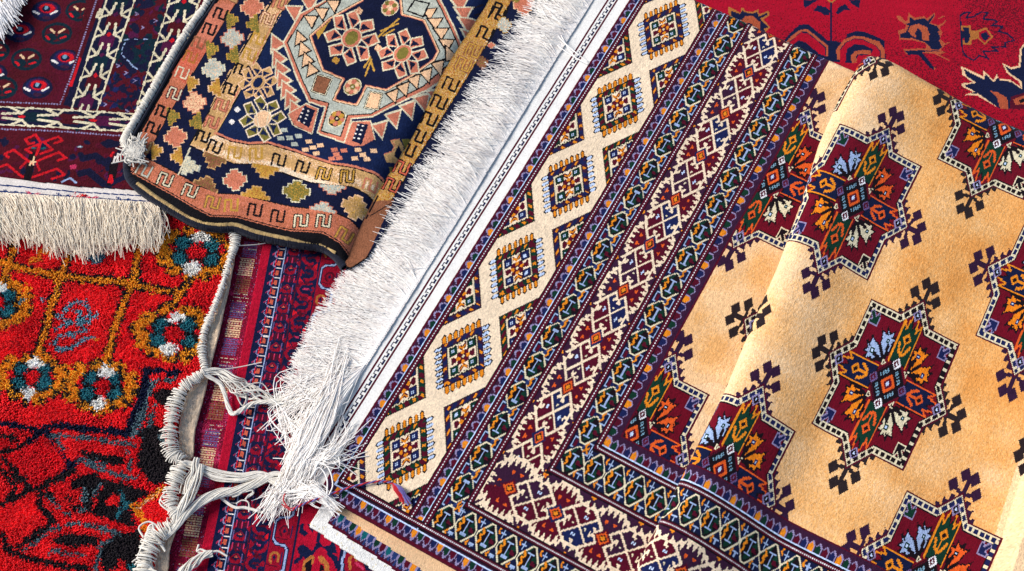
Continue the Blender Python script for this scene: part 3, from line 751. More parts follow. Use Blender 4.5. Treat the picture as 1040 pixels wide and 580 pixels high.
# the white-edged navy leaf at the right
leaf = (670,390, 720,410, 800,450, 800,415, 860,470, 880,435, 890,460, 960,470, 1020,510, 1010,480, 940,430, 912,370, 965,395, 1010,385, 1015,290, 1040,255, 1075,200, 1100,560, 1100,640, 900,640, 760,560, 690,560, 740,540, 680,510, 670,490, 740,485, 680,440)
T('tanw', *leaf)
T('dknavy', 685,402, 720,425, 808,468, 812,432, 862,485, 888,455, 900,472, 965,482, 1030,525, 1025,478, 950,425, 925,385, 965,408, 1020,395, 1028,290, 1060,240, 1090,560, 1090,640, 900,640, 770,550, 720,550, 755,540, 700,510, 690,498, 760,488, 700,445)
T('trline', 840,535, 880,540, 940,575, 950,640, 900,640, 880,570); T('wine', 960,570, 1040,545, 1090,560, 1090,640, 960,640); T('trline', 975,585, 1040,560, 1085,575, 1085,610, 990,615); T('ink', 1010,590, 1040,575, 1050,595, 1020,605)
a_, b_ = corners(tr); x_, y_ = tr.world(a_, b_)
trc = thing('red_carpet', 'crimson carpet with navy and orange flower figures, in the upper right corner', 'carpet', 'overlapping hand knotted carpets', (float(x_[0, 0]), float(y_[0, 0]), ZR))
under(link('pile', sheet('pile', x_, y_, ZR+.0006*vnoise(x_.shape, 50, 6)+rng.normal(0, .00012, x_.shape), tr.colours(6, .07, .05), tr.mask, .006), mat_pile), trc)
# ================================================================ dark wine carpet, upper left
ZM = -.004
dm = Cv(tuple(float(q) for q in ray(72, 78, ZM)), math.radians(8.9), .00115, .00115, -150, 190, -130, 260, ZM, 'dmar')
dm.a[:] = np.where(vnoise(dm.a.shape, 25, 41)+rng.normal(0, .45, dm.a.shape) > .35, PAL['wine'], PAL['dmar'])
def blot(poly, cols, n, r=(2, 6), seed=0):
    q = np.random.default_rng(seed); p = dm.uv(poly); lo, hi = p.min(0), p.max(0)
    for _ in range(n):
        a, b2 = q.uniform(lo, hi)
        bx = dm.box(a-.6, a+.6, b2-.6, b2+.6)
        if bx and dm.inside(p, bx).any(): dm.ell(a, b2, q.uniform(*r), q.uniform(*r)*.6, cols[q.integers(len(cols))], q.uniform(0, 3))
# field figures
def gulA(x, y, k=1.0):
    E = lambda dx, dy, rx, ry, c, th=0: dm.ell(*dm.uv([(x+dx*k, y+dy*k)])[0], rx*k*1.12/1.15, ry*k*1.5/1.15, c, th)
    E(0, 0, 17, 10.5, 'dnavy'); E(0, -1, 13.5, 8, 'navy'); E(1, -2.5, 11, 6, 'dpurp'); E(1, -2.5, 9, 4.6, 'dred'); E(0, -2, 5, 3, 'dnavy'); E(0, -3, 2.4, 2, 'bluegrey')
    dm.lpx([(x-13*k, y+.5*k), (x-8*k, y+3*k)], 3.2, 'snow'); dm.lpx([(x+5*k, y+3.2*k), (x+11*k, y+.3*k)], 2.8, 'snow'); E(0, 7, 5, 1.8, 'purple')
def gulB(x, y, k=1.0, w=1):
    E = lambda dx, dy, rx, ry, c, th=0: dm.ell(*dm.uv([(x+dx*k, y+dy*k)])[0], rx*k*1.12/1.15, ry*k*1.5/1.15, c, th)
    E(0, 0, 17.5, 11, 'dteal'); E(0, 0, 14, 8, 'dmar'); E(-7, 4, 7.5, 4, 'dteal'); E(7, 4, 7.5, 4, 'dteal'); E(-7, -3, 5, 2.6, 'wine')
    dm.lpx([(x-6*k, y-4*k), (x-3*k, y-1*k)], 3.0, 'tanw'); dm.lpx([(x+2*k, y-1*k), (x+7*k, y-4*k)], 3.0, 'tanw')
    dm.lpx([(x-11*k, y+3*k), (x-8*k, y+6*k)], 3.2, 'dred'); dm.lpx([(x+3.5*k, y+5*k), (x+8.5*k, y+3.5*k)], 3.0, 'dred')
for x, y in ((47, 11), (20, 32), (66, 61), (38, 89), (12, -14), (82, -18), (-8, 75)): gulA(x, y)
for x, y in ((82, 11), (58, 34), (27, 60), (2, 89), (-6, 52), (30, -38), (60, -40), (-18, 10)): gulB(x, y)
Q = lambda *p: list(zip(p[::2], p[1::2]))
# everything right of the dotted line and below is laid over
dm.ppx(Q(100,-60, 117,-60, 62,109, 62,106, 76,60), 'dmar'); dm.ppx(Q(120,-40, 260,-40, 260,220, -40,220, -40,104, 60,107, 72,78, 98,0), 'dmar')
dm.ppx(Q(104,0, 110,0, 84,78, 74,109, 64,107, 76,78), 'dnavy'); dm.lpx(Q(80,60, 72,86), 6, 'dred'); dm.lpx(Q(110,-30, 101,7), 6, 'wine')
dm.lpx(Q(102,10, 99,17), 5, 'bone')
def dotted(a, b, c='lilacpale', step=3.0):
    p = dm.uv([a, b]); n = int(np.hypot(*(p[1]-p[0]))/step)
    dm.line(p, 3.4, 'dmar')
    for i in range(n+1):
        q = p[0]+(p[1]-p[0])*i/max(n, 1); dm.ell(q[0], q[1], 1.05, 1.05, c)
dotted((108, -30), (98, 0)); dotted((98, 0), (72, 78)); dotted((72, 78), (61, 106)); dotted((-30, 102), (61, 106)); dotted((-30, 129.5), (60, 133.5)); dotted((60, 133.5), (150, 140))
blot(Q(140,0, 172,0, 138,112, 102,110), ['dnavy', 'dteal', 'wine', 'dnavy', 'dpurp'], 110, (2, 8), 1)
blot(Q(118,38, 160,40, 150,70, 118,66), ['dteal', 'dnavy'], 60, (3, 8), 4)
dm.ppx(Q(104,78, 146,80, 140,105, 112,104), 'dnavy'); blot(Q(104,74, 148,78, 140,110, 104,108), ['dnavy', 'dmar', 'navy', 'wine'], 90, (2, 6), 2)
for p in (Q(131,40, 126,41), Q(139,40, 137,40), Q(150,40, 146,40), Q(127,44, 126,46), Q(125,48, 124,51), Q(124,54, 123.5,55), Q(125,57, 127,59), Q(129,61, 131,62.5), Q(132,64, 134,66), Q(135,67.5, 139,70)):
    dm.lpx(p, 1.7, 'ice')
for x, y in ((139, 14), (158, 21), (145, 28), (120, 67), (128, 74), (107, 106), (129, 113), (137, 82)): dm.lpx([(x-1.5, y-1.6), (x+1.5, y), (x-1.5, y+1.6)], 1.3, 'lilacpale')
def ladder(L0, L1, R0, R1, pitch, along='v', off=0, seed=0):
    "strip between two outlines with forked figures; L0-L1 and R0-R1 are photograph points"
    L0, L1, R0, R1 = map(np.array, (L0, L1, R0, R1)); n = np.hypot(*(L1-L0))
    P = lambda x, t: tuple((L0+(L1-L0)*t/n)*(1-x)+(R0+(R1-R0)*t/n)*x)
    q = np.random.default_rng(seed)
    dm.ppx([P(0, 0), P(1, 0), P(1, n), P(0, n)], 'dnavy')
    t = -off; k = 0; cs = ['dpurp', 'dteal', 'dmar', 'dnavy']
    while t < n+pitch:
        dm.ppx([P(.22, t-pitch*.1), P(.5, t+pitch*.12), P(.78, t-pitch*.1), P(.78, t+pitch*.55), P(.5, t+pitch*.75), P(.22, t+pitch*.55)], cs[k % 3])
        dm.ppx([P(.5, t-pitch*.15), P(.6, t), P(.5, t+pitch*.12), P(.4, t)], 'dred' if k % 2 else 'dpurp')
        t += pitch; k += 1
    t = -off
    while t < n+pitch:
        for s in (0, 1):
            X = lambda x, s=s: x if s == 0 else 1-x
            dm.lpx([P(X(0), t-pitch*.34), P(X(.30), t), P(X(0), t+pitch*.16)], 3.0, 'bone'); dm.lpx([P(X(.3), t), P(X(.38), t-pitch*.55)], 3.3, 'bone')
            dm.lpx([P(X(0), t+pitch*.16), P(X(0), t+pitch*.3)], 3.4, 'bone')
        t += pitch
    dm.lpx([P(0, 0), P(0, n)], 1.9, 'bone'); dm.lpx([P(1, 0), P(1, n)], 1.9, 'bone')
ladder((117, -28), (73, 109), (146, -28), (98.5, 112), 21.6, off=-1)
ladder((181, -28), (137, 116), (211, -28), (166, 119), 20.6, off=-10, seed=3)
ladder((-30, 106.5), (140, 116), (-30, 124.5), (140, 134), 36.5, off=-16, seed=2)
dm.lpx(Q(-30,131, 150,142), 1.0, 'dmar')
# lower panel
blot(Q(-20,140, 140,148, 145,190, -20,178), ['wine', 'dmar', 'dpurp', 'dnavy'], 150, (2, 7), 5)
Z = zz((0, 130), 7.22)
T = lambda c, *p: dm.ppx(Z(*p), c)
TL = lambda w, c, *p: dm.lpx(Z(*p), w, c)
for sh in ((0, 0), (-560, -25)):
    TT = lambda w, c, *p, sh=sh: dm.lpx(Z(*[p[i]+sh[i % 2] for i in range(len(p))]), w, c)
    TT(9, 'ink', 240,200, 200,380)
    TT(3.1, 'dred', 300,110, 265,200); TT(3.1, 'dred', 300,110, 260,50, 185,85, 210,120, 250,110); TT(3.1, 'dred', 320,105, 430,65, 455,95, 400,115)
    TT(3.1, 'dred', 290,120, 190,160, 230,185); TT(3.1, 'dred', 330,110, 385,160, 300,190); TT(3.1, 'dred', 230,260, 100,160, 35,190, 60,215); TT(3.1, 'dred', 270,245, 430,180, 485,220, 425,240)
    TT(3.1, 'dred', 165,360, 50,265, 0,285); TT(3.1, 'dred', 240,360, 420,300, 475,345, 380,375); TT(3.1, 'dred', 200,240, 150,290); TT(2.6, 'dred', 270,260, 290,310)
    TT(2.2, 'tanw', 220,270, 225,245, 240,250, 245,270); TT(2.2, 'tanw', 250,215, 240,250, 260,250)
    TT(2.4, 'teal', 240,150, 260,148); TT(2.4, 'teal', 310,152, 330,148)
T('dnavy', 730,110, 800,80, 900,110, 860,140, 780,150); TL(9, 'dnavy', 610,225, 700,205, 790,270); TL(9, 'dnavy', 590,335, 650,320, 760,410); TL(10, 'ink', 840,250, 815,400); TL(7, 'dnavy', 830,400, 940,350); T('dnavy', 0,90, 40,60, 60,120, 20,140)
T('wine', 660,240, 720,270, 760,300, 720,330, 670,290); TL(4, 'dred', 800,395, 815,350, 820,400); TL(3, 'snow', 835,250, 845,215, 865,215, 860,245); TL(2.6, 'snow', 865,190, 865,215)
TL(3, 'dred', 815,205, 830,180); TL(3, 'dred', 890,210, 915,190); T('hotpink', 510,280, 560,265, 560,300, 520,305)
TL(2.2, 'ice', 455,398, 515,368, 560,405); T('bluegrey', 560,145, 590,125, 612,145); T('snow', 575,142, 590,130, 600,142)
bot = Q(-40,177, 0,180.5, 41.5,184.7, 83,189.5, 124.6,192, 175,194.5)
pb = dm.uv(bot)
edge_v = np.interp(dm.U[0], pb[:, 0], pb[:, 1])[None, :]
ptop = dm.uv([(0, 0)])
dm.mask = (dm.V > edge_v)
rpx = dm.uv([(178, 197), (182, 120), (240, -20)])
dm.mask &= dm.U < 165
a_, b_ = corners(dm); x_, y_ = dm.world(a_, b_)
wine = thing('dark_carpet', 'dark wine carpet with ivory forked border lines and a short cream fringe', 'carpet', 'overlapping hand knotted carpets', (float(x_[0, 0]), float(y_[0, 0]), ZM))
zm = ZM+.0007*vnoise(x_.shape, 45, 6)+rng.normal(0, .00018, x_.shape)
cd = dm.colours(9, .16, .12)
under(link('pile', sheet('pile', x_, y_, zm, cd, dm.mask, .007), mat_pile), wine)
# woven end
we = Cv((dm.ox, dm.oy), dm.az, .0009, .0009, -190, 215, -250, -90, ZM-.001, 'linen')
q1 = we.uv(bot); q2 = we.uv(Q(-40,195, 0,198, 60,202, 120,205.5, 166,208, 175,209))
tv = np.interp(we.U[0], q1[:, 0], q1[:, 1])[None, :]; bv = np.interp(we.U[0], q2[:, 0], q2[:, 1])[None, :]
we.a[:] = PAL['snow']
fr = (tv-we.V)/(tv-bv)
lineA = abs(fr-.42) < .045; lineB = abs(fr-.80) < .045
we.a[lineA | lineB] = PAL['blue']
for i, xc in enumerate((-22, 10, 33, 64, 92, 125, 158)):
    c = we.uv([(xc, 195+xc*.065)])[0]; cc = 'blue' if i % 2 else 'hotpink'
    for s in (-1, 1):
        we.line([(c[0]+s*2, c[1]), (c[0]+s*7, c[1]+3.2)], 1.5, cc); we.line([(c[0]+s*2, c[1]), (c[0]+s*7, c[1]-3.2)], 1.5, cc); we.line([(c[0]+s*5, c[1]), (c[0]+s*10, c[1]+3)], 1.3, cc); we.line([(c[0]+s*5, c[1]), (c[0]+s*10, c[1]-3)], 1.3, cc)
re = we.uv([(166, 208)])[0][0]
we.mask = (we.V < tv+2) & (we.V > bv) & (we.U < re)
a_, b_ = corners(we); x_, y_ = we.world(a_, b_)
under(link('woven_end', sheet('woven_end', x_, y_, ZM-.0012+.0006*vnoise(x_.shape, 25, 3)+rng.normal(0, .0001, x_.shape), we.colours(5, .07, .05), we.mask, .004), mat_flat), wine)
# its short fringe: bunches of unspun cotton
def fringe(name, roots, tips, z0, z1, n, r, seed, parent, mat, k=8, splay=.006, bunch=26, arch=.004, floorz=None, wav=.0012):
    q = np.random.default_rng(seed)
    t = np.sort(q.random(n)); roots = np.array(roots, float); tips = np.array(tips, float)
    s = np.linspace(0, 1, len(roots)); s2 = np.linspace(0, 1, len(tips))
    rx = np.interp(t, s, roots[:, 0]); ry = np.interp(t, s, roots[:, 1])
    bid = np.floor(t*bunch); bc = (bid+.5)/bunch
    tt = t*.45+bc*.55+q.normal(0, .006, n)
    tx = np.interp(tt, s2, tips[:, 0]); ty = np.interp(tt, s2, tips[:, 1])
    L = q.uniform(.62, 1.08, n)
    R = np.stack(ray(rx, ry, z0), 1); T = np.stack(ray(tx, ty, z1), 1)
    T = R+(T-R)*L[:, None]+q.normal(0, splay, (n, 2))
    d = np.linspace(0, 1, k)[None, :, None]
    P = R[:, None, :]*(1-d)+T[:, None, :]*d
    D = T-R; N = np.stack([-D[:, 1], D[:, 0]], 1); N /= np.linalg.norm(N, axis=1, keepdims=True)
    wv = (q.normal(0, wav, (n, 1))*np.sin(d[..., 0]*math.pi*q.uniform(.6, 1.6, (n, 1)))+q.normal(0, wav*.5, (n, 1))*np.sin(d[..., 0]*math.pi*3+q.uniform(0, 6, (n, 1)))*d[..., 0])
    P = P+wv[..., None]*N[:, None, :]
    zq = z0*(1-d[..., 0])+z1*d[..., 0]+np.sin(d[..., 0]*math.pi*.8)*q.uniform(0, arch, (n, 1))+q.uniform(0, arch*.6, (n, 1))
    P = np.concatenate([P, zq[..., None]], 2)
    co, f = strands(P, r*q.uniform(.75, 1.2, n)[:, None]*np.linspace(1.05, .65, k)[None, :])
    o = link(name, raw_mesh(name, co, f), mat); under(o, parent); return o
cotton = yarn('raw_cotton', (250, 236, 212), .9, .22, 110)
fringe('fringe', Q(-30,194, 0,197, 60,201, 120,205, 162,208), Q(-48,240, -12,243, 18,243, 45,247, 68,257, 95,258, 120,250, 140,248, 159,252), ZM-.001, ZR+.014, 2600, .00050, 5, wine, cotton, bunch=24, arch=.008, splay=.0065, wav=.0045)

# fringe of one more rug in the very corner
fawn = yarn('fawn_wool', (176, 146, 104), .9, .45, 90); whitec = yarn('white_cotton', (240, 238, 236), .8, .15, 120)
cor = thing('fringed_rug', 'fawn rug corner with white tassels lying on the dark wine carpet', 'rug', 'overlapping hand knotted carpets', (*map(float, ray(0, 0, .002)), .002))
fringe('fringe', Q(-14,20, 0,0, 12,-20), Q(-6,44, 8,32, 14,14, 22,-2), .003, .004, 420, .0008, 8, cor, whitec, bunch=14, arch=.006)
P = [bez(w3(Q(-30+i*1.6,-34+i*.9, -4-16+i*1.2,10+i*-.6, -10+i*1.05+2,26-i*1.45), [.004, .009, .006]), 9) for i in range(26)]
co_f = strands(np.array(P), np.full(len(P), .0017)); under(link('warp_bundle', raw_mesh('warp_bundle', *co_f), fawn), cor)
# ================================================================ thick red shag carpet, lower left
ZS = -.007
sg = Cv(tuple(float(q) for q in ray(0, 580, ZS)), math.radians(12), .0021, .0021, -110, 215, -110, 215, ZS, 'shred')
A = zz((0, 230), 5.78); B = zz((0, 310), 5.78); Cz = zz((0, 390), 5.78); D = zz((0, 480), 5.78); E_ = zz((120, 220), 5.78); Fz = zz((120, 340), 5.78); G = zz((120, 420), 5.78)
S = sg.lpx; SP = sg.ppx
sg.a[vnoise(sg.a.shape, 16, 55)+rng.normal(0, .4, sg.a.shape) > .45] = PAL['shdeep']
def grid(pts, w=7.2):
    S(pts, w+4.6, 'char'); 
grids = [A(-60,200, 110,235, 250,260, 400,290, 560,305, 740,330, 800,345), A(95,60, 75,130, 20,330, -40,500), A(440,60, 410,150, 345,300, 265,578, 225,738), A(850,60, 815,170, 770,330, 690,578, 625,800)]
grids += [E_(90,400, 200,412, 330,430, 350,470), E_(420,360, 350,470, 300,540)]
for g in grids: grid(g)
for i, g in enumerate(grids): S(g, 7.4 if i < 4 else 5.6, 'shorange')
def blob(x, y, r, c, ry=None): sg.ell(*sg.uv([(x, y)])[0], r*1.2/2.1, (ry or r*.8)*1.6/2.1, c)
q5 = np.random.default_rng(12)
def flower(x, y, k=1.0):
    pts = [(-25, -19, 8), (-36, -6, 7.5), (-32, 10, 8.5), (-21, 21, 7.5), (-6, 28, 6.5), (9, 27, 6.5), (23, 18, 8), (33, 7, 7.5), (33, -8, 7), (21, -21, 8), (-8, -27, 5.5), (11, -28, 5)]
    pts = [(dx+q5.normal(0, 1.2), dy*.86+q5.normal(0, 1), r) for dx, dy, r in pts]
    for dx, dy, r in pts: blob(x+dx*k, y+dy*k, r*k+1.0, 'char')
    for dx, dy, r in pts:
        blob(x+dx*k, y+dy*k, r*k*1.02, 'shorange', r*k*.78); blob(x+dx*k+q5.normal(0, 3), y+dy*k+q5.normal(0, 2), r*k*.55, 'shorange'); blob(x+dx*k*1.15, y+dy*k*1.1, 2.2, 'char')
    for dx, dy, r in ((-12, -9, 8), (13, -8, 8), (-15, 8, 8), (13, 9, 8)): blob(x+dx*k*1.08, y+dy*k*.95, r*k+1.2, 'char'); blob(x+dx*k*1.08, y+dy*k*.95, (r-.8)*k, 'shteal', (r-2.6)*k)
    for dx, dy, r in ((3, -17, 6), (-2, -15, 4), (9, -15, 4), (-5, 18, 7), (1, 17, 4), (-11, 16, 3)): blob(x+dx*k, y+dy*k, r*k, 'shsnow')
    blob(x, y, 11*k, 'char', 7*k); blob(x, y, 9.5*k, 'shdeep', 6.4*k)
flower(199, 255, 1.0); flower(177, 338, .98); flower(34, 382, .92); flower(105, 392, .9); flower(-4, 308, .9); flower(218, 320, .01)
for p in (A(110,350, 180,350, 130,400, 180,400), A(100,450, 150,470, 90,520, 150,530), A(180,190, 240,180, 220,150, 300,130)): S(p, 6.5, 'shorange')
# teal scroll
for g in (A(370,490, 400,460, 480,440, 520,480, 520,530, 440,560), A(330,520, 420,560, 520,560, 570,520), B(320,130, 400,90, 480,120), B(330,210, 340,170, 410,170, 400,150), B(320,200, 350,255, 420,245, 500,190, 560,185), B(430,170, 500,140, 480,120), A(430,490, 460,500, 450,540)):
    S(g, 4.3, 'shslate')
S(B(540,190, 580,195), 2.5, 'shorange')
for p in (A(230,425, 260,410), A(120,420, 130,460)): S(p, 2.5, 'shslate')
SP(A(500,130, 600,130, 620,180, 560,215, 500,180), 'shslate')
# lower figures
SP(Fz(150,210, 290,205, 340,240, 420,260, 420,578, 60,578), 'shred')
NV = [(Fz(70,578, 130,360, 165,215, 350,225), 7), (Cz(870,0, 800,150, 740,280, 640,275, 440,245, 330,235, 250,270, 100,245, 0,235), 7.5), (Cz(250,270, 170,330), 8), (Cz(290,280, 330,370, 390,430, 440,470, 350,530, 280,578), 6.5), (Cz(430,480, 480,430), 5)]
for g, w in NV: S(g, w, 'dknavy')
S(Fz(110,578, 160,400, 200,280, 330,260), 4, 'shgrey'); S(Fz(85,578, 140,420), 4, 'shgrey')
S(Fz(190,480, 150,578), 5, 'shgrey')
SP(Fz(215,330, 330,325, 335,400, 290,410, 230,390), 'char'); SP(Fz(190,480, 330,470, 290,578, 120,578), 'char')
SP(Fz(230,430, 290,420, 290,500, 240,560, 200,500), 'shred')
SP(Cz(890,40, 1060,20, 1060,140, 960,130, 900,90), 'char'); SP(Cz(900,160, 980,150, 980,260, 900,250), 'shred')
SP(Cz(870,240, 950,270, 930,350, 1040,430, 1060,560, 900,578, 880,560, 800,470, 830,340), 'char'); S(Cz(900,120, 880,240), 4, 'shgrey'); S(Cz(940,300, 950,360), 5, 'shgrey')
for g in (Cz(310,290, 480,300, 640,330, 790,350), Cz(330,300, 390,380), Cz(520,470, 560,500, 700,520, 800,545), Cz(480,440, 620,480), Cz(860,100, 820,250), Cz(740,390, 770,470, 760,500)): S(g, 4.4, 'shgrey')
SP(Cz(480,370, 560,390, 720,420, 740,470, 640,470, 540,440), 'char')
SP(Cz(60,430, 190,330, 290,310, 400,440, 400,480, 300,560, 200,620, 120,540), 'shdeep'); 
for g in (Cz(-20,400, 60,390, 150,340), Cz(0,400, 60,470, 140,560, 170,600)): S(g, 5.5, 'char')
for g in (Cz(-20,310, 90,310, 60,330), Cz(-10,480, 60,578)): S(g, 5, 'sage')
# D block
SP(D(440,20, 560,10, 860,90, 880,110, 780,170, 800,320, 700,290, 560,240, 420,210, 390,120), 'char')
SP(D(400,100, 490,80, 480,170, 440,190), 'shred'); SP(D(540,150, 590,80, 570,190, 540,210), 'shred'); SP(D(610,160, 700,110, 690,210, 640,200), 'shred')
for g in (D(500,90, 480,210), D(540,130, 590,70), D(710,100, 750,190, 690,250), D(720,150, 760,180)): S(g, 4.5, 'shteal' if g[0][0] > 120 else 'shgrey')
SP(D(640,380, 820,330, 860,480, 820,578, 600,578, 600,470), 'char'); S(D(700,578, 720,540), 6, 'shred'); S(D(770,550, 790,578), 6, 'shteal')
SP(D(770,180, 870,120, 1000,60, 1020,200, 1000,330, 880,350, 800,260), 'shred')
S(D(960,80, 880,140, 800,190, 850,260, 850,330, 920,350), 7, 'shorange'); S(D(940,90, 870,150, 820,200), 3, 'tanw')
SP(D(300,400, 400,340, 600,370, 570,420, 440,430), 'char')
for g in (D(140,450, 300,330, 440,280, 560,300, 700,350, 600,420, 560,578), D(290,455, 400,470, 500,480), D(600,320, 680,350)): S(g, 4.2, 'shgrey')
for g in (D(-10,190, 150,120, 160,60, 60,0), D(160,90, 240,90, 330,20, 440,-20), D(240,100, 240,200, 320,280, 110,430), D(20,400, 80,470, 240,520, 500,560, 520,578), D(0,350, 40,440)): S(g, 6.0, 'char' if g[0][0] < 45 else 'dknavy')
for g in (D(30,170, 90,100, 70,50), D(290,110, 320,160), D(250,70, 420,0)): S(g, 5, 'sage')
S(D(270,130, 360,200, 400,240), 3, 'shgrey')
_j = np.random.default_rng(66)
for _ in range(2):
    for ax in (0, 1):
        sh_ = np.roll(sg.a, 1 if _ else -1, ax); mk = _j.random(sg.a.shape) < .13; sg.a[mk] = sh_[mk]
def shag_edge():  # right end follows the white cord
    return [(236,215), (237,236), (234,262), (226,290), (213,318), (206,340), (206,372), (196,386), (184,396), (178,430), (176,462), (184,470), (182,492), (176,520), (168,538), (158,552), (154,585), (150,640), (-260,640), (-260,120), (236,120)]
ep = sg.uv(shag_edge())
sg.mask = sg.inside(ep, (slice(None), slice(None)))
a_, b_ = corners(sg); x_, y_ = sg.world(a_, b_)
shag = thing('shag_carpet', 'thick red shag carpet with orange grid lines and teal and white flowers', 'carpet', 'overlapping hand knotted carpets', (float(x_[0, 0]), float(y_[0, 0]), ZS))
hump = vnoise(x_.shape, 9, 71)*.0016+vnoise(x_.shape, 40, 72)*.002
sc_ = sg.colours(13, .12, .08)
mat_shag = wool('shag_wool', bump=.6, scale=500, tone=.14, soft=60, sheen=.5, dist=.002)
under(link('backing', sheet('backing', x_, y_, ZS-.0095+hump, sc_*.8, sg.mask, .008), mat_shag), shag)
# tufts: every knot a pair of soft yarn ends
def tufts():
    ii, jj = np.nonzero(sg.mask)
    # leave out what lies beyond the frame and under other carpets
    u = sg.U[0][jj]; v = sg.V[ii, 0]; X, Y = sg.world(u, v)
    rgb = sc_[ii, jj]; hz = hump[ii, jj]
    d = Y*math.cos(TILT)-(ZS-H)*math.sin(TILT); px = CX+F*X/d; py = CY-F*(Y*math.sin(TILT)+(ZS-H)*math.cos(TILT))/d
    keep = (px > -90) & (px < 245) & (py > 195) & (py < 660)
    X, Y, rgb, hz = X[keep], Y[keep], rgb[keep], hz[keep]
    V, Fc, Cc = [], [], []
    off = 0
    lean0 = vnoise(x_.shape, 14, 91); lean1 = vnoise(x_.shape, 14, 92)
    l0 = lean0[ii, jj][keep]; l1 = lean1[ii, jj][keep]
    for t in range(3):
        n = len(X); r = rng.uniform(.00055, .00095, n); an = rng.uniform(0, 6.28, n)
        bx = X+rng.normal(0, .0006, n); by = Y+rng.normal(0, .0006, n)
        lx = l0*.0028+rng.normal(0, .0013, n); ly = l1*.0028-.0006+rng.normal(0, .0013, n)
        h = rng.uniform(.0072, .0108, n); zb = ZS-.0095+hz
        rings = []
        for f_, rf in ((0, .8), (.62, 1.15), (.93, 1.0), (1.0, .45)):
            cx = bx+lx*f_*f_; cy = by+ly*f_*f_; cz = zb+h*f_
            a = an[:, None]+np.arange(5)*2*math.pi/5
            rings.append(np.stack([cx[:, None]+r[:, None]*rf*np.cos(a), cy[:, None]+r[:, None]*rf*np.sin(a), np.repeat(cz[:, None], 5, 1)], -1))
        R = np.stack(rings, 1); idx = np.arange(n*20).reshape(n, 4, 5)+off
        a = idx[:, :-1]; b = idx[:, 1:]
        Fc.append(np.stack([a, np.roll(a, -1, 2), np.roll(b, -1, 2), b], -1).reshape(-1, 4))
        top = idx[:, 3]; Fc.append(top[:, [0, 1, 2, 3]]); Fc.append(top[:, [0, 3, 4, 4]][:, :4])
        c = rgb*rng.uniform(.9, 1.3, n)[:, None]
        Cc.append(np.repeat(c, 15, 0)); Cc.append(c); Cc.append(c)
        V.append(R.reshape(-1, 3)); off += n*20
    Fa = np.concatenate(Fc); Ca = np.concatenate(Cc)
    ok = Fa[:, 2] != Fa[:, 3]
    return np.concatenate(V), Fa[ok], np.clip(Ca[ok], 0, 1)
tv_, tf_, tc_ = tufts()
tuft_o = link('tufts', raw_mesh('tufts', tv_, tf_, tc_), mat_shag); under(tuft_o, shag); tuft_o['kind'] = 'stuff'

# white overcast cord and flat strip along its end
creamy = yarn('cream_cord', (236, 230, 216), .8, .22, 240)
strip = [((236,236), (241,240)), ((232,262), (238,262)), ((225,289), (233,290)), ((216,313), (227,316)), ((208,340), (222,340)), ((206,360), (216,362)), ((206,374), (211,384)), ((190,400), (207,402)), ((182,430), (198,436)), ((182,455), (196,462)), ((184,470), (190,470)), ((180,492), (186,494)), ((172,520), (184,520)), ((168,540), (178,540)), ((158,556), (172,558)), ((152,580), (170,580)), ((146,610), (162,610))]
Lp = bez(w3([s[0] for s in strip], ZS-.004), 150); Rp = bez(w3([s[1] for s in strip], ZS-.0045), 150)
g = np.linspace(0, 1, 15)[None, :, None]
Gd = Lp[:, None]*(1-g)+Rp[:, None]*g
Gd[..., 2] += .001*np.sin(np.arange(150)*1.9)[:, None]*(1-g[..., 0])+rng.normal(0, .0006, Gd.shape[:2])
rgbs = np.tile(LIN[PAL['fa']], (149, 14, 1))*rng.uniform(.8, 1.1, (149, 14, 1))*[.98, 1.08, 1.3]
under(link('end_strip', sheet('end_strip', Gd[..., 0], Gd[..., 1], Gd[..., 2], rgbs, np.ones((149, 14), bool), .003), mat_flat), shag)
def cord_wrap(name, path, rad, turns, r, parent, mat, k=7, seed=1, zflat=.7, loose=.15):
    "yarn wound round an edge: one short loop per turn"
    q = np.random.default_rng(seed); c = bez(path, turns); T = np.gradient(c, axis=0); T /= np.linalg.norm(T, axis=1, keepdims=True)
    S_ = np.cross(T, [0, 0, 1.]); S_ /= np.linalg.norm(S_, axis=1, keepdims=True)
    rad = np.interp(np.linspace(0, 1, turns), np.linspace(0, 1, len(rad)), rad)*q.uniform(1-loose, 1+loose, turns)
    th = np.linspace(-.5, math.pi+.5, k)[None, :]
    pit = np.linalg.norm(c[1]-c[0])*q.normal(1.0, 2.2*loose*2, turns)
    P = c[:, None, :]+S_[:, None, :]*(rad[:, None]*np.cos(th))[..., None]+np.array([0, 0, 1.])*(rad[:, None]*zflat*np.sin(th))[..., None]+T[:, None, :]*((th-1.57)/3*pit[:, None])[..., None]
    return P, q.uniform(.8, 1.2, turns)*r
path = w3([(235,228), (239,244), (234,262), (226,289), (217,313), (207,338), (205,357), (208,374)], [ZS+.002, ZS+.003, ZS+.002, ZS+.002, ZS+.001, ZS, ZS, ZS+.003])
P1, R1 = cord_wrap('c', path, [.0045, .005, .0035, .003, .0035, .004, .004, .003], 190, .0006, shag, creamy, seed=3, loose=.45)
path2 = w3([(207,378), (196,386), (185,395), (178,410), (174,428), (172,446), (175,462), (185,467)], [ZS+.003, ZS+.003, ZS+.004, ZS+.004, ZS+.004, ZS+.004, ZS+.003, ZS+.003])
P2, R2 = cord_wrap('c', path2, [.003, .0045, .005, .0065, .007, .007, .006, .004], 150, .0006, shag, creamy, seed=4, loose=.75)
path3 = w3([(186,470), (181,481), (176,492), (173,506), (176,518), (180,524)], [ZS+.004]*6)
P3, R3 = cord_wrap('c', path3, [.005, .007, .007, .006, .005, .004], 84, .00065, shag, creamy, seed=5, loose=.7)
path4 = w3([(176,532), (163,541), (155,551), (150,562), (147,575), (143,592)], [ZS+.004]*6)
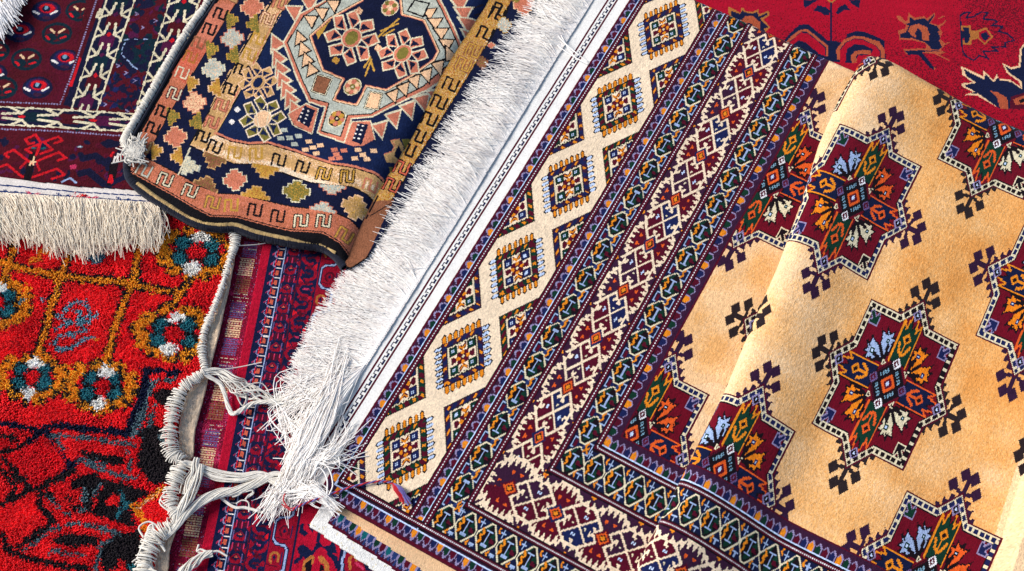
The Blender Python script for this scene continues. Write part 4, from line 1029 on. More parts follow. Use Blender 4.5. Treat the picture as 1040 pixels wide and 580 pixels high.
P4, R4 = cord_wrap('c', path4, [.005, .007, .008, .007, .007, .007], 80, .00065, shag, creamy, seed=6, loose=.7)
co, f = strands(np.concatenate([P1, P2, P3, P4]), np.concatenate([R1, R2, R3, R4]), 4)
under(link('cord_edge', raw_mesh('cord_edge', co, f), creamy), shag)
# core the yarn is wound on
cores = [strands(bez(p, 40)[None], np.array([r])) for p, r in ((path, .0022), (path2, .0022), (path3, .0024), (path4, .0024))]
Vc = []; Fc = []; o_ = 0
for c_, f_ in cores: Vc.append(c_); Fc.append(f_+o_); o_ += len(c_)
under(link('cord_core', raw_mesh('cord_core', np.concatenate(Vc), np.concatenate(Fc)), creamy), shag)
# tied bunches of warp ends lying across the runner
zt = ZR+.003
def tie(paths, name, mat=creamy):
    V = []; Fq = []; o = 0
    for P, r in paths:
        c, f = strands(P, r); V.append(c); Fq.append(f+o); o += len(c)
    ob = link(name, raw_mesh(name, np.concatenate(V), np.concatenate(Fq)), mat); under(ob, shag); return ob
ones = lambda P, r: (P, np.full(len(P), r)*rng.uniform(.75, 1.25, len(P)))
b1 = bundle(w3([(206,377), (222,378), (236,388), (246,394), (262,398), (276,408), (292,411)], [ZS+.004, zt+.006, zt+.006, zt+.003, zt+.002, zt+.003, zt+.006]), 40, 16, [.003, .005, .010, .013, .013, .004, .002], .0008, twist=.7, seed=2, wob=.8)
b2 = bundle(w3([(208,380), (224,390), (230,408), (236,420), (246,416), (258,409), (272,408), (296,405)], [ZS+.004, zt+.005, zt+.003, zt+.003, zt+.004, zt+.004, zt+.005, zt+.006]), 46, 9, [.0018, .002, .002, .0022, .0022, .002, .002, .0015], .0009, twist=3, seed=5)
b3 = bundle(w3([(209,378), (236,386), (250,402), (246,412), (240,396), (252,390), (268,398)], zt+.003), 40, 2, [.001], .0007, twist=.5, seed=6)
tie([ones(b1, .0007), ones(b2, .0009), ones(b3, .0007), ones(np.array([bez(w3([(206,376), (236,374), (266,368)], [ZS+.004, zt+.003, zt+.002]), 12)]), .0007)], 'warp_bundle')
c1 = bundle(w3([(186,470), (200,474), (220,483), (244,486), (264,483), (280,490), (292,500)], [ZS+.006, zt+.008, zt+.006, zt+.006, zt+.006, zt+.006, zt+.006]), 40, 30, [.003, .005, .0065, .006, .0045, .0045, .006], .0008, twist=.25, seed=8, wob=.35)
c2 = bundle(w3([(205,472), (200,488), (192,505), (182,520), (176,532)], [ZS+.005, ZS+.006, ZS+.007, ZS+.006, ZS+.005]), 24, 14, [.003, .005, .006, .004, .003], .0008, twist=.5, seed=9)
c3 = bundle(w3([(200,465), (196,478), (190,488), (186,502)], [ZS+.005]*4), 16, 12, [.003, .005, .006, .006], .0008, twist=.3, seed=19)
tie([ones(c1, .00075), ones(c2, .00075), ones(c3, .0007)], 'warp_bundle')
d1 = bundle(w3([(168,545), (180,534), (192,520), (206,508), (222,501), (240,498), (258,492), (276,484), (288,486)], [ZS+.004, ZS+.007, zt+.010, zt+.009, zt+.007, zt+.006, zt+.006, zt+.006, zt+.006]), 48, 30, [.003, .0035, .004, .005, .0055, .0045, .0045, .005, .007], .0008, twist=1.3, seed=10)
d2 = bundle(w3([(222,503), (238,515), (250,516), (268,521)], zt+.002), 18, 5, [.002, .0015, .0012, .0006], .0008, twist=.4, seed=11)
d3 = bundle(w3([(240,512), (246,508), (252,510), (253,520)], zt+.002), 12, 2, [.0006], .0007, seed=12)
d4 = bundle(w3([(236,505), (248,498), (256,500), (250,508)], zt+.006), 14, 4, [.002], .0007, seed=15)
tie([ones(d1, .00075), ones(d2, .0008), ones(d3, .0007), ones(d4, .0007)], 'warp_bundle')
e1 = bundle(w3([(176,592), (186,580), (196,572), (208,564), (216,562)], [zt+.002, zt+.004, zt+.005, zt+.004, zt+.004]), 22, 16, [.005, .005, .0055, .004, .0035], .0009, twist=.8, seed=13)
e2 = [bez(w3([(214,562), (204,558), (200,560), (202,553)], [zt+.004, zt+.004, zt+.003, zt+.004]), 12), bez(w3([(214,561), (222,560), (231,565)], [zt+.004, zt+.003, zt+.002]), 12), bez(w3([(213,563), (207,562), (201,561)], zt+.003), 12)]
tie([ones(e1, .00075), ones(np.array(e2), .0013)], 'warp_bundle')
f1 = [bez(w3([(143+i*1.5, 578+i*.5), (140+i*1.2, 566-i*3), (147+i, 552-i*2.4), (158, 545), (164+i*.5, 552+i)], [ZS+.002, ZS+.007, ZS+.009, ZS+.008, ZS+.006]), 16) for i in range(9)]
f2 = [bez(w3([(146,546), (141,536), (150,530), (158,533), (164,541), (170,538)], ZS+.008), 18), bez(w3([(170,498), (163,507), (172,515), (180,520)], ZS+.008), 12), bez(w3([(168,500), (162,510), (170,518), (178,522)], ZS+.007), 12)]
f3 = [bez(w3([(134+i*2.5, 571+i*3), (140+i*3, 568+i*2), (150+i*3, 576+i*3)], ZS+.007), 16) for i in range(7)]
tie([ones(np.array(f1), .0010), ones(np.array(f2[:1]), .0009), ones(np.array(f2[1:]), .0010), ones(np.array(f3), .0010)], 'warp_bundle')
# a single pulled warp thread lying across the runner
st = np.array([bez(w3([(242,249.5), (260,248.5), (272,246.6), (285,247), (299,246.4)], [ZS+.003, ZR+.004, ZR+.002, ZR+.001, ZR+.002]), 20)])
co, f = strands(st, np.array([.0007])); o = link('loose_thread', raw_mesh('loose_thread', co, f), creamy); tag(o, 'single straight white thread lying across the top of the red runner', 'thread')
# ================================================================ folded flat-woven kilim
ZK = .011
kc = Cv(tuple(float(q) for q in ray(193, 147, ZK)), math.radians(23), .0010, .0010, -85, 360, -150, 400, ZK, 'black')
K = kc.ppx; KL = kc.lpx
q6 = np.random.default_rng(31)
LE = [(262,-80), (217,0), (180,57), (150,112), (133,140), (128,165)]
outerR = [(280,-70), (242,0), (192.5,80), (170,118), (147.7,159)]
innerL = [(315,-70), (277,0), (261.7,25), (247.9,48.5), (231.2,80), (208,120), (192,147)]
innerR = [(330,-60), (295.7,0), (282.5,16.6), (275.6,32), (255.5,73.4), (238,105), (219.7,137)]
botU = [(192,147), (217,159.3), (239,166.5), (261,166.6), (288.5,175.4), (313.4,185), (335,189), (357.7,190.6), (373,197.5), (384,206)]
botF = [(219.7,137), (235,144), (253,147.3), (272,146), (301,154), (337,167.8), (360.5,172), (381.5,177.8), (396,187)]
salU = [(147.7,159), (181,176.3), (203,188.8), (222.5,196.4), (240.5,197), (274.6,204.5), (298,210), (337,216), (355,223), (372,236)]
salB = [(120,166), (133.8,175), (175.4,198.5), (197.6,212.3), (214,220.6), (240.5,220.8), (265,226.7), (295.4,235), (328.6,239), (345,248), (358,262)]
K(innerL+botU[1:]+[(420,190), (520,-40)], 'kblue')
K(outerR+salU[1:]+botU[::-1]+innerL[::-1][1:], 'knavy')
K(LE+salB[1:]+salU[::-1]+outerR[::-1][1:], 'black')
def offs(path, d):  # parallel path
    p = np.array(path, float); t = np.gradient(p, axis=0); t /= np.linalg.norm(t, axis=1, keepdims=True)
    return p+np.stack([-t[:, 1], t[:, 0]], 1)*d
K([(267,-80), (223,0), (184,60), (154,115), (139,143), (131,164)]+[(147.7,159), (170,118), (192.5,80), (242,0), (280,-70)], 'salmon')
K(salU+salB[::-1][:-1], 'salmon')
K(innerL+innerR[::-1], 'tan'); K(botF+botU[::-1], 'tan')
# woven shade changes inside the bands
def shade(poly, cols, n, r, seed):
    q = np.random.default_rng(seed); p = kc.uv(poly); b = kc.box(p[:, 0].min(), p[:, 0].max(), p[:, 1].min(), p[:, 1].max())
    m = kc.inside(p, b); V = kc.V[b[0], :]+kc.U[:, b[1]]*.0; k = vnoise(m.shape, 60, seed, r)+q.normal(0, .25, m.shape)
    for i, c in enumerate(cols): kc.put(m & (k > .25+.3*i), b, c)
shade(LE+salU[::1]+outerR[::-1], [], 0, 5, 1)
K([(217,4), (238,4), (211,48), (199,40)], 'coral'); K([(196,42), (213,46), (188,86), (174,74)], 'brick')
shade([(272,2), (292,2), (222,134), (200,132)], ['peach', 'tan'], 0, 8, 3); shade(botF+botU[::-1], ['peach', 'cream'], 0, 9, 4)
def stripes(poly, c, dens, seed):
    q = np.random.default_rng(seed); p = kc.uv(poly); b = kc.box(p[:, 0].min(), p[:, 0].max(), p[:, 1].min(), p[:, 1].max())
    m = kc.inside(p, b); kc.put(m & (q.random(m.shape) < dens), b, c)
stripes([(267,-80), (223,0), (184,60), (139,143), (131,164), (147.7,159), (192.5,80), (242,0), (280,-70)], 'coral', .3, 5)
stripes(salU+salB[::-1], 'coral', .45, 6)
for path, w in ((outerR, 1.2), (salU, 1.4), (innerL, 1.6), (botU, 1.5), (innerR, 1.4)): KL(path, w, 'black')
KL(offs(innerR, 2.2), 1.2, 'coral'); KL(offs(botF, -1.6), 3.0, 'coral'); KL(botF, 1.5, 'black'); KL(offs(salB, -1.5), 1.3, 'black')
# stepped lozenges and half lozenges
def stepped(cx, cy, rx, ry, c, edge=None, part=None, rot=-.12):
    def shp(k):
        n = 4; pts = []
        quad = []
        for i in range(n):
            quad += [(1-i/n, i/n), (1-(i+1)/n, i/n)]
        quad.append((0, 1))
        full = [(x, y) for x, y in quad]+[(-x, y) for x, y in quad[::-1]]+[(-x, -y) for x, y in quad]+[(x, -y) for x, y in quad[::-1]]
        out = []
        for x, y in full:
            x = x*k; y = y*k
            if part == 'u' and y > 0: y = 0
            if part == 'd' and y < 0: y = 0
            if part == 'l' and x > 0: x = 0
            if part == 'r' and x < 0: x = 0
            X = x*rx; Y = y*ry
            out.append((cx+X*math.cos(rot)-Y*math.sin(rot)+y*-.0, cy+X*math.sin(rot)+Y*math.cos(rot)))
        return out
    if edge: K(shp(1.12), edge)
    K(shp(1), c)
    p = kc.uv(shp(.93)); b = kc.box(p[:, 0].min(), p[:, 0].max(), p[:, 1].min(), p[:, 1].max())
    if b:
        m = kc.inside(p, b); alt = {'coral': 'salmon', 'mist': 'peach', 'peach': 'coral', 'olive': 'gold', 'gold': 'coppery', 'tan': 'gold', 'bone': 'mist', 'brown': 'olive'}.get(c, c)
        kc.put(m & (q6.random(m.shape) < .22), b, alt)
for x, y, c, e in ((256, 7, 'coral', 'peach'), (236, 39.5, 'mist', 'coral'), (217, 70.6, 'mist', 'bone'), (197.6, 104, 'peach', 'coral'), (178, 138.5, 'coral', 'peach'), (275, -28, 'peach', 'coral')):
    stepped(x, y, 14.5, 13, c, e)
for x, y, c in ((236.8, 19, 'olive'), (216.7, 49, 'olive'), (197, 82.5, 'gold'), (176.8, 116, 'olive'), (160, 151, 'gold')): stepped(x-7, y+2, 15, 11, c, 'gold' if c == 'olive' else 'peach', 'r')
for x, y, c in ((255.5, 27, 'olive'), (235.4, 59.5, 'olive'), (216.7, 92, 'gold'), (197.6, 126, 'olive'), (178, 160.6, 'gold')): stepped(x+7, y-3, 15, 12, c, 'gold' if c == 'olive' else 'peach', 'l')
KL([(193,150), (181,177)], 2.2, 'bone')
stepped(186, 167, 21, 12, 'bone', 'mist', 'r', .25)
stepped(219, 158, 15, 17, 'brown', 'tan', 'd', .35); stepped(208, 191, 16, 15, 'brown', 'tan', 'u', .42); stepped(238.5, 182.5, 15, 13.5, 'coral', 'bone', None, -.1)
stepped(270, 167.5, 17, 16, 'gold', 'tan', 'd', .15); stepped(259, 201, 18, 15, 'gold', 'tan', 'u', .15); stepped(301, 194, 17.5, 14, 'olive', 'bone', None, .1)
stepped(338, 189, 17, 12, 'mist', 'coral', 'd', .1); stepped(328, 216, 17, 12, 'mist', 'coral', 'u', .2); stepped(361, 211, 17, 15, 'tan', 'peach', None, .3)
stepped(222, 176, 5, 4, 'knavy')
# meander figures
def mea(x, y, c, ang=0., s=12.0, out=None):
    P = [(-.5, .5), (-.5, -.42), (-.02, -.42), (-.02, .38), (.48, .38), (.48, -.5)]
    R = [(x+s*(a*math.cos(ang)-b*math.sin(ang)), y+s*(a*math.sin(ang)+b*math.cos(ang))) for a, b in P]
    if out == 'black' and c in ('salmon', 'coral', 'tan', 'peach'): KL(R, 2.9, 'black')
    elif out: KL(R, 4.6, out); KL(R, 2.0, c)
    else: KL(R, 2.6, c)
for x, y, c, o in ((224, 14.5, 'salmon', 'black'), (213, 30, 'coral', 'black'), (202, 44, 'brown', None), (193.5, 58, 'coppery', None), (185, 74, 'bone', 'brick'), (177, 95, 'bone', 'wine'), (165, 113, 'coral', 'black'), (155, 130, 'coral', 'black'), (146, 148, 'tan', 'brown'), (236, -4, 'tan', 'brown')):
    mea(x, y, c, .38, 11.5, o)
for x, y, c, o in ((284, 3, 'coral', 'brown'), (271.5, 19, 'peach', 'brown'), (262, 40, 'gold', None), (253.4, 56, 'gold', None), (245, 71, 'peach', 'black'), (234, 91, 'tan', 'black'), (225, 107, 'coral', 'brown'), (215, 124, 'coral', 'brown'), (206, 138.5, 'tan', 'black')):
    mea(x, y, c, .36, 11.5, o)
for x, y, c, o, a in ((218, 149, 'coral', 'black', .4), (238.5, 155.5, 'gold', None, .15), (260, 156.5, 'gold', None, .0), (283, 162, 'black', None, .25), (307, 169, 'black', None, .3), (329, 177, 'gold', 'black', .3), (353, 180.5, 'gold', 'black', .1), (376, 188, 'coral', 'tan', .3)):
    mea(x, y, c, a, 12.5, o)
for x, y, c, o, a in ((146, 172, 'mist', 'brown', .5), (167.5, 182, 'bone', 'black', .4), (193, 194, 'bone', 'black', .4), (216, 206, 'gold', 'brown', .25), (235, 208.5, 'gold', None, .05), (258.7, 213, 'black', None, .2), (282, 219, 'black', None, .2), (306, 225, 'bone', 'black', .1), (329, 226, 'bone', 'black', .15), (350, 239, 'gold', 'brown', .5)):
    mea(x, y, c, a, 13, o)
# the large medallion
outer = [(386,-60), (330,0), (304.7,14), (288,43), (302,80), (313.5,103), (330,108), (322,134), (350,146), (357,121), (378.6,120), (434,91), (462,66), (470,46), (447,0), (430,-50)]
ring = [(386,-50), (334,0), (308,17), (292,43), (306,79), (316,99.5), (334,104), (326,132), (346,139), (353,117), (377,117), (430,88), (455,63), (466,46), (443,0), (426,-46)]
inner = [(400,-30), (367.6,1.4), (335.7,19), (316,37), (328.8,70.6), (349.6,79.7), (340,100.5), (362,106), (371.7,86.6), (392.5,92), (418,77.6), (440,61), (444.3,52.6), (429.8,22), (407.6,15), (404,-20)]
def tooth(x, y, ang, s, c, o):
    P = [(-.6, -.5), (.7, -.5), (-.1, .7)]
    R = lambda k: [(x+s*k*(a*math.cos(ang)-b*math.sin(ang)), y+s*k*(a*math.sin(ang)+b*math.cos(ang))) for a, b in P]
    K(R(1.3), o); K(R(.95), c)
for x, y, a in ((279.7,43,2.6), (281,58,2.6), (284,69,2.6), (286,80,2.6), (290,90,2.6), (294,100,2.6), (298.5,110,2.6), (387,133,-.3), (401,122,-.35), (416,112,-.4), (430,103,-.4), (443,95,-.4), (468,3,-2.2), (472,12,-2.2), (476,22,-2.2), (479,33,-2.2), (480,44,-2.2), (297.7,11,2.), (313,2,2.)):
    tooth(x, y, a, 12.0, 'coral', 'bone')
K(offs(outer, 0), 'coral'); KL(outer+outer[:1], 2.0, 'bone'); K(ring, 'black'); K(offs(ring, 0)*1, 'mist'); KL(ring+ring[:1], 1.5, 'black')
for x, y, a in ((304,38,2.7), (307.5,49,2.7), (311,60,2.7), (316,70,2.7), (315,20,2.), (326,12,2.), (338,4,2.), (437,13,-2.2), (443,23,-2.2), (449,33,-2.2), (454.5,44,-2.2), (458,54,-1.6), (400,99,-.4), (411,92,-.4), (422,84,-.4), (434,77,-.4), (446,68,-.4)):
    tooth(x, y, a, 10.0, 'peach', 'black')
KL(inner+inner[:1], 6.4, 'black'); KL(inner+inner[:1], 4.6, 'peach'); KL(inner+inner[:1], 1.2, 'bone'); K(inner, 'knavy'); KL(offs(inner+inner[:1], 0), 1.2, 'coral')
Z7 = zz((290, 70), 7.22)
for P, c in (((20,330, 150,255, 235,285, 190,465, 60,405), 'coral'), ((140,265, 215,300, 170,425, 80,370), 'knavy'), ((430,550, 490,395, 620,395, 655,530, 570,578, 500,578), 'coral'), ((490,540, 530,405, 610,420, 560,570), 'knavy')): K(Z7(*P), c)
for P in ((15,330, 150,250, 240,285, 192,470, 55,410, 15,330), (430,552, 488,392, 625,392, 658,530)): KL(Z7(*P), 1.2, 'bone')
for i in range(4):
    for j in range(2):
        for ox_, oy_ in ((128+j*38-i*10, 290+j*14+i*28), (535+j*34-i*10, 420+j*8+i*32)): kc.ell(*kc.uv(Z7(ox_, oy_))[0], 1.4, 1.2, 'snow')
def rosette(x, y, r, c, bgc):
    kc.ell(*kc.uv([(x, y)])[0], r*1.25, r*1.5, 'bone'); kc.ell(*kc.uv([(x, y)])[0], r*1.1, r*1.35, bgc)
    for k_ in range(8):
        a = k_*math.pi/4+.3; kc.ell(*kc.uv([(x+r*.62*math.cos(a), y+r*.62*math.sin(a))])[0], r*.36, r*.42, c if k_ % 2 else 'coral')
    kc.ell(*kc.uv([(x, y)])[0], 1.3, 1.5, 'bone')
rosette(342, 120, 8.6, 'gold', 'black'); rosette(358, 88, 8.6, 'peach', 'olive'); rosette(396, 7.6, 8.6, 'olive', 'peach')
for P, c in (((190,160, 230,40, 340,70, 290,190), 'brown'), ((580,290, 620,170, 710,190, 680,310), 'peach')): K(Z7(*P), c); KL(Z7(*P, P[0], P[1]), 2.6, 'black'); KL(Z7(*P, P[0], P[1]), 1.1, 'bone')
P = [(414,11), (421,0), (436,4), (430,18)]; K(P, 'mist'); KL(P+P[:1], 2.4, 'black')
def gul(x, y, r, cen, c='coral', e='bone', rot=-.28, bgc='knavy', hub='coral'):
    for k_ in range(4):
        a = k_*math.pi/2+rot
        f = lambda u, v: (x+r*(u*math.cos(a)-v*math.sin(a)), y+r*(u*math.sin(a)+v*math.cos(a)))
        for s in (-1, 1):
            P = [f(.30, s*.06), f(1.0, s*.06), f(1.06, s*.5), f(.52, s*.56), f(.42, s*.30)]
            K(P, e); K([f(.36, s*.12), f(.95, s*.12), f(.99, s*.44), f(.57, s*.50)], c)
            K([f(.42, s*.2), f(.84, s*.14), f(.6, s*.44)], bgc)
        KL([f(.3, 0), f(1.05, 0)], 1.3, bgc)
    kc.ell(*kc.uv([(x, y)])[0], r*.50, r*.60, e); kc.ell(*kc.uv([(x, y)])[0], r*.45, r*.55, hub); kc.ell(*kc.uv([(x, y)])[0], r*.3, r*.42, cen)
gul(357, 38, 25, 'olive'); gul(409, 55.5, 23, 'olive')
K([(321,33), (336,20), (323,40)], 'gold')
for x, y, c in ((364.5,11,'peach'), (341,61,'gold'), (384,48.5,'peach')): stepped(x, y, 5, 5, c)
for P in ([(384,37), (405,19)], [(387,31), (404,24)], [(389,36), (400,30)], [(370,68), (376,58)], [(371,77), (377,60)], [(380,72), (376,60)]): KL(P, 2.4, 'gold')
# field figures at the left and foot
def hook(x, y, r, c, cen=None):
    for k_ in range(4):
        a = k_*math.pi/2-.45
        f = lambda u, v: (x+r*(u*math.cos(a)-v*math.sin(a)), y+r*(u*math.sin(a)+v*math.cos(a)))
        KL([f(.25, 0), f(.7, 0)], 3.4, c); KL([f(.5, -.45), f(.6, 0), f(.5, .45)], 2.6, c)
        for s in (-1, 1): KL([f(.5, s*.42), f(.95, s*.42), f(.8, s*.16)], 3.0, c)
    stepped(x, y, r*.4, r*.42, cen or c)
gul(262, 84, 18, 'kblue', 'tan', 'peach', -.5, 'kblue', 'tan'); gul(266.6, 121, 21, 'peach', 'olive', 'cream', -.5, 'kblue', 'peach')
for dx in (-7, 7): KL([(266.6+dx, 112), (266.6+dx*.5, 130)], 1.1, 'bone')
for x, y in ((241,111.5), (235.4,124)): stepped(x, y, 4.2, 3.8, 'snow')
Z8 = zz((240, 120), 7.22)
for c, pts in (('mist', (350,85, 325,145, 390,140, 455,125, 425,185)), ('peach', (530,165, 505,225, 560,210, 615,195, 585,255)), ('coral', (720,235, 790,245, 735,270, 700,300, 755,300)), ('peach', (895,245, 930,280, 1010,250, 870,305, 960,310))):
    for x, y in zip(pts[::2], pts[1::2]): K(Z8(x-27,y-13, x+20,y-16, x+27,y+13, x-20,y+16), c)
Z9 = zz((340, 130), 7.22)
K(Z9(360,200, 420,170, 430,140, 410,100, 470,80, 500,120, 505,180, 480,230, 380,250), 'tan'); K(Z9(435,200, 450,150, 470,125, 490,160, 460,210), 'knavy'); K(Z9(490,80, 560,60, 575,80, 520,150), 'olive'); K(Z9(395,275, 470,245, 490,270, 415,350), 'olive')
KL(Z9(360,200, 425,170, 440,130, 412,98, 475,82), 1.1, 'coral')
for P in ([(481,8), (490,3)], [(482,14), (491,9)], [(484,20), (490,16)]): KL(P, 1.6, 'sage')
# lie of the kilim: thick, draped, its foot and right side rolled down
creaseP = [(352,268), (356,254), (365,234), (379,206), (392,180), (407,157), (422,134), (436,105), (449,78), (467,47), (480,26), (494,6), (509,-22), (526,-60)]
footP = [(128,150), (130,178), (140,189), (160,203.5), (189,220.5), (206,227), (222,229), (240,229.5), (262,237), (300,244.5), (326,247.5), (342,257), (352,268)]
poly = [(262,-80), (216,0), (180,55), (150,108), (130,142), (128,150)]+footP[1:]+creaseP[1:]
pu = kc.uv(poly)
a_, b_ = corners(kc); x_, y_ = kc.world(a_, b_)
def dpath(P, X, Y):   # distance on the floor plane
    W = np.stack(ray([p[0] for p in P], [p[1] for p in P], ZK), 1); d = None
    for i in range(len(W)-1):
        ax, ay = W[i]; dx, dy = W[i+1]-W[i]; t = np.clip(((X-ax)*dx+(Y-ay)*dy)/(dx*dx+dy*dy), 0, 1)
        e = np.hypot(X-ax-t*dx, Y-ay-t*dy); d = e if d is None else np.minimum(d, e)
    return d
kc.mask = kc.inside(pu, (slice(None), slice(None)))
dc = dpath(creaseP, x_, y_); df = dpath(footP, x_, y_)
roll = lambda d, R: -(R-np.sqrt(np.clip(R*R-(R-np.minimum(d, R))**2, 0, None)))
zk = ZK+roll(dc, .020)*.75+roll(df, .011)*.8
zk += .0035*np.exp(-((dc-.045)/.03)**2)-.0015*np.exp(-((dc-.11)/.03)**2)
zk += .0022*np.sin(a_*.001*2*math.pi/.16+b_*.001*9)*np.exp(-df/.06)+vnoise(x_.shape, 70, 3, 60)*.0014+rng.normal(0, .00012, x_.shape)
mat_kil = wool('kilim_weave', bump=.8, scale=620, tone=.12, soft=90, sheen=.15, dist=.0012)
kilim = thing('kilim', 'navy, coral and gold flat woven kilim with an octagon medallion and stepped diamonds', 'kilim', 'overlapping hand knotted carpets', (float(x_[0, 0]), float(y_[0, 0]), 0))
ink = LIN[PAL['black']]
ckk = kc.colours(17, .12, .10)
under(link('woven_field', sheet('woven_field', x_, y_, zk, ckk, kc.mask, .014, ink), mat_kil), kilim)
# layer emerging from under the fold
ZL = .004
kl = Cv(tuple(float(q) for q in ray(193, 147, ZL)), math.radians(23), .0010, .0010, 90, 460, -110, 430, ZL, 'knavy')
kc_top = kc; kc = kl; K = kl.ppx; KL = kl.lpx
Rb = [(556,-60), (519,0), (502.5,32), (488.6,55), (474.8,78), (456,108), (440,134), (422,163), (407,188), (396,206)]
Lb = [(515,-60), (486,0), (470,34), (448,64), (436,90), (418,124), (400,152), (384,178), (370,204)]
K(Lb[:1]+Lb[1:]+[(360,222), (396,206)]+Rb[::-1][1:], 'tan'); KL(Rb, 1.4, 'black'); KL(offs(Rb, 1.8), 1.0, 'bone')
stripes(Lb+Rb[::-1], 'gold', .55, 8); stripes(Lb+Rb[::-1], 'coppery', .25, 9)
for x, y, c, o in ((508,10,'tan','black'), (505,14,'tan','black'), (493,34,'tan','black'), (481,52,'gold','brown'), (471,66,'gold','brown'), (458,86,'black',None), (446,104,'tan','black'), (436,121,'tan','black'), (424,138,'tan','black'), (414,152,'tan','black'), (408,170,'brick','black'), (398,188,'brick','black'), (516,-8,'coral','brown')):
    mea(x, y, c, .42, 13.5, o)
K([(362,206), (400,203), (386,232), (366,276), (340,272)], 'brown'); KL([(384,199), (372,222), (400,205)], 1.4, 'black'); mea(374, 222, 'brown', .5, 10, None)
stepped(512, 25, 9, 10, 'mist', 'gold'); stepped(532, 4, 13, 14, 'coral', 'peach'); stepped(499, 46, 5, 4, 'coral', 'bone'); stepped(490, 64, 8, 9, 'brown'); stepped(524, -2, 7, 6, 'olive'); stepped(545, -30, 14, 14, 'peach', 'coral')
lowP = [(340,262), (352,214), (372,182), (405,130), (440,70), (468,20), (500,-60), (600,-60), (560,10), (520,70), (470,135), (425,190), (395,230), (372,262), (356,272)]
kl.mask = kl.inside(kl.uv(lowP), (slice(None), slice(None)))
a_, b_ = corners(kl); x2, y2 = kl.world(a_, b_)
zl = ZL+vnoise(x2.shape, 70, 13, 60)*.001+rng.normal(0, .00012, x2.shape)
under(link('folded_under_layer', sheet('folded_under_layer', x2, y2, zl, kl.colours(18, .12, .10), kl.mask, .004, ink), mat_kil), kilim)
kc = kc_top
# selvedges
navyedge = yarn('dark_selvedge', (22, 26, 44), .9, .5, 200, .2); beige = yarn('beige_binding', (214, 180, 118), .85, .55, 130); whitecord = yarn('white_selvedge', (226, 220, 206), .85, .3, 200)
fp = [(130,160), (131,178), (140,190), (160,204.5), (189,222), (206,229), (222,231.5), (240,232), (262,239.5), (300,247.5), (326,251), (341,260), (350,272)]
Pn, Rn = cord_wrap('n', w3(fp, [.001]*11+[0., -.002]), [.0050]*3, 640, .0008, kilim, navyedge, seed=31, zflat=1.3, loose=.05)
co, f = strands(Pn, Rn); under(link('selvedge', raw_mesh('selvedge', co, f), navyedge), kilim)
core = bez(w3(fp, [.0005]*11+[-.001, -.003]), 90)[None]; co, f = strands(core, np.array([.0052]), 8); under(link('selvedge_core', raw_mesh('selvedge_core', co, f), navyedge), kilim)
Pb, Rb_ = cord_wrap('b', w3([(x, y-3.6) for x, y in fp[2:12]], [.0075]*10), [.0019]*3, 300, .0008, kilim, beige, seed=32, zflat=1.0, loose=.1)
co, f = strands(Pb, Rb_); under(link('binding', raw_mesh('binding', co, f), beige), kilim)
lp = [(252,-70), (212,0), (196,23), (181,46), (168,68), (156,90), (142,114), (129,137), (127,145), (134,153), (141,160)]
Pw, Rw = cord_wrap('w', w3(lp, [.011]*8+[.012, .012, .011]), [.0040, .0042, .0044, .0046, .0044], 420, .00085, kilim, whitecord, seed=33, zflat=.9, loose=.22)
co, f = strands(Pw, Rw); under(link('white_cord', raw_mesh('white_cord', co, f), whitecord), kilim)
core = bez(w3(lp, [.010]*11), 90)[None]; co, f = strands(core, np.array([.0036]), 8); under(link('cord_core', raw_mesh('cord_core', co, f), whitecord), kilim)
tu = [bez(w3([(136+q6.normal(0,4), 152+q6.normal(0,5)), (136+q6.normal(0,6), 153+q6.normal(0,6)), (136+q6.normal(0,7), 154+q6.normal(0,7))], [.013, .018, .015]), 6) for _ in range(120)]
co, f = strands(np.array(tu), np.full(120, .0009)); under(link('frayed_end', raw_mesh('frayed_end', co, f), whitecord), kilim)
bl = [bez(w3([(x+6.5, y+1) for x, y in lp[:9]], [.0115]*9), 100)]
co, f = strands(np.array(bl), np.array([.0019])); under(link('side_binding', raw_mesh('side_binding', co, f), navyedge), kilim)

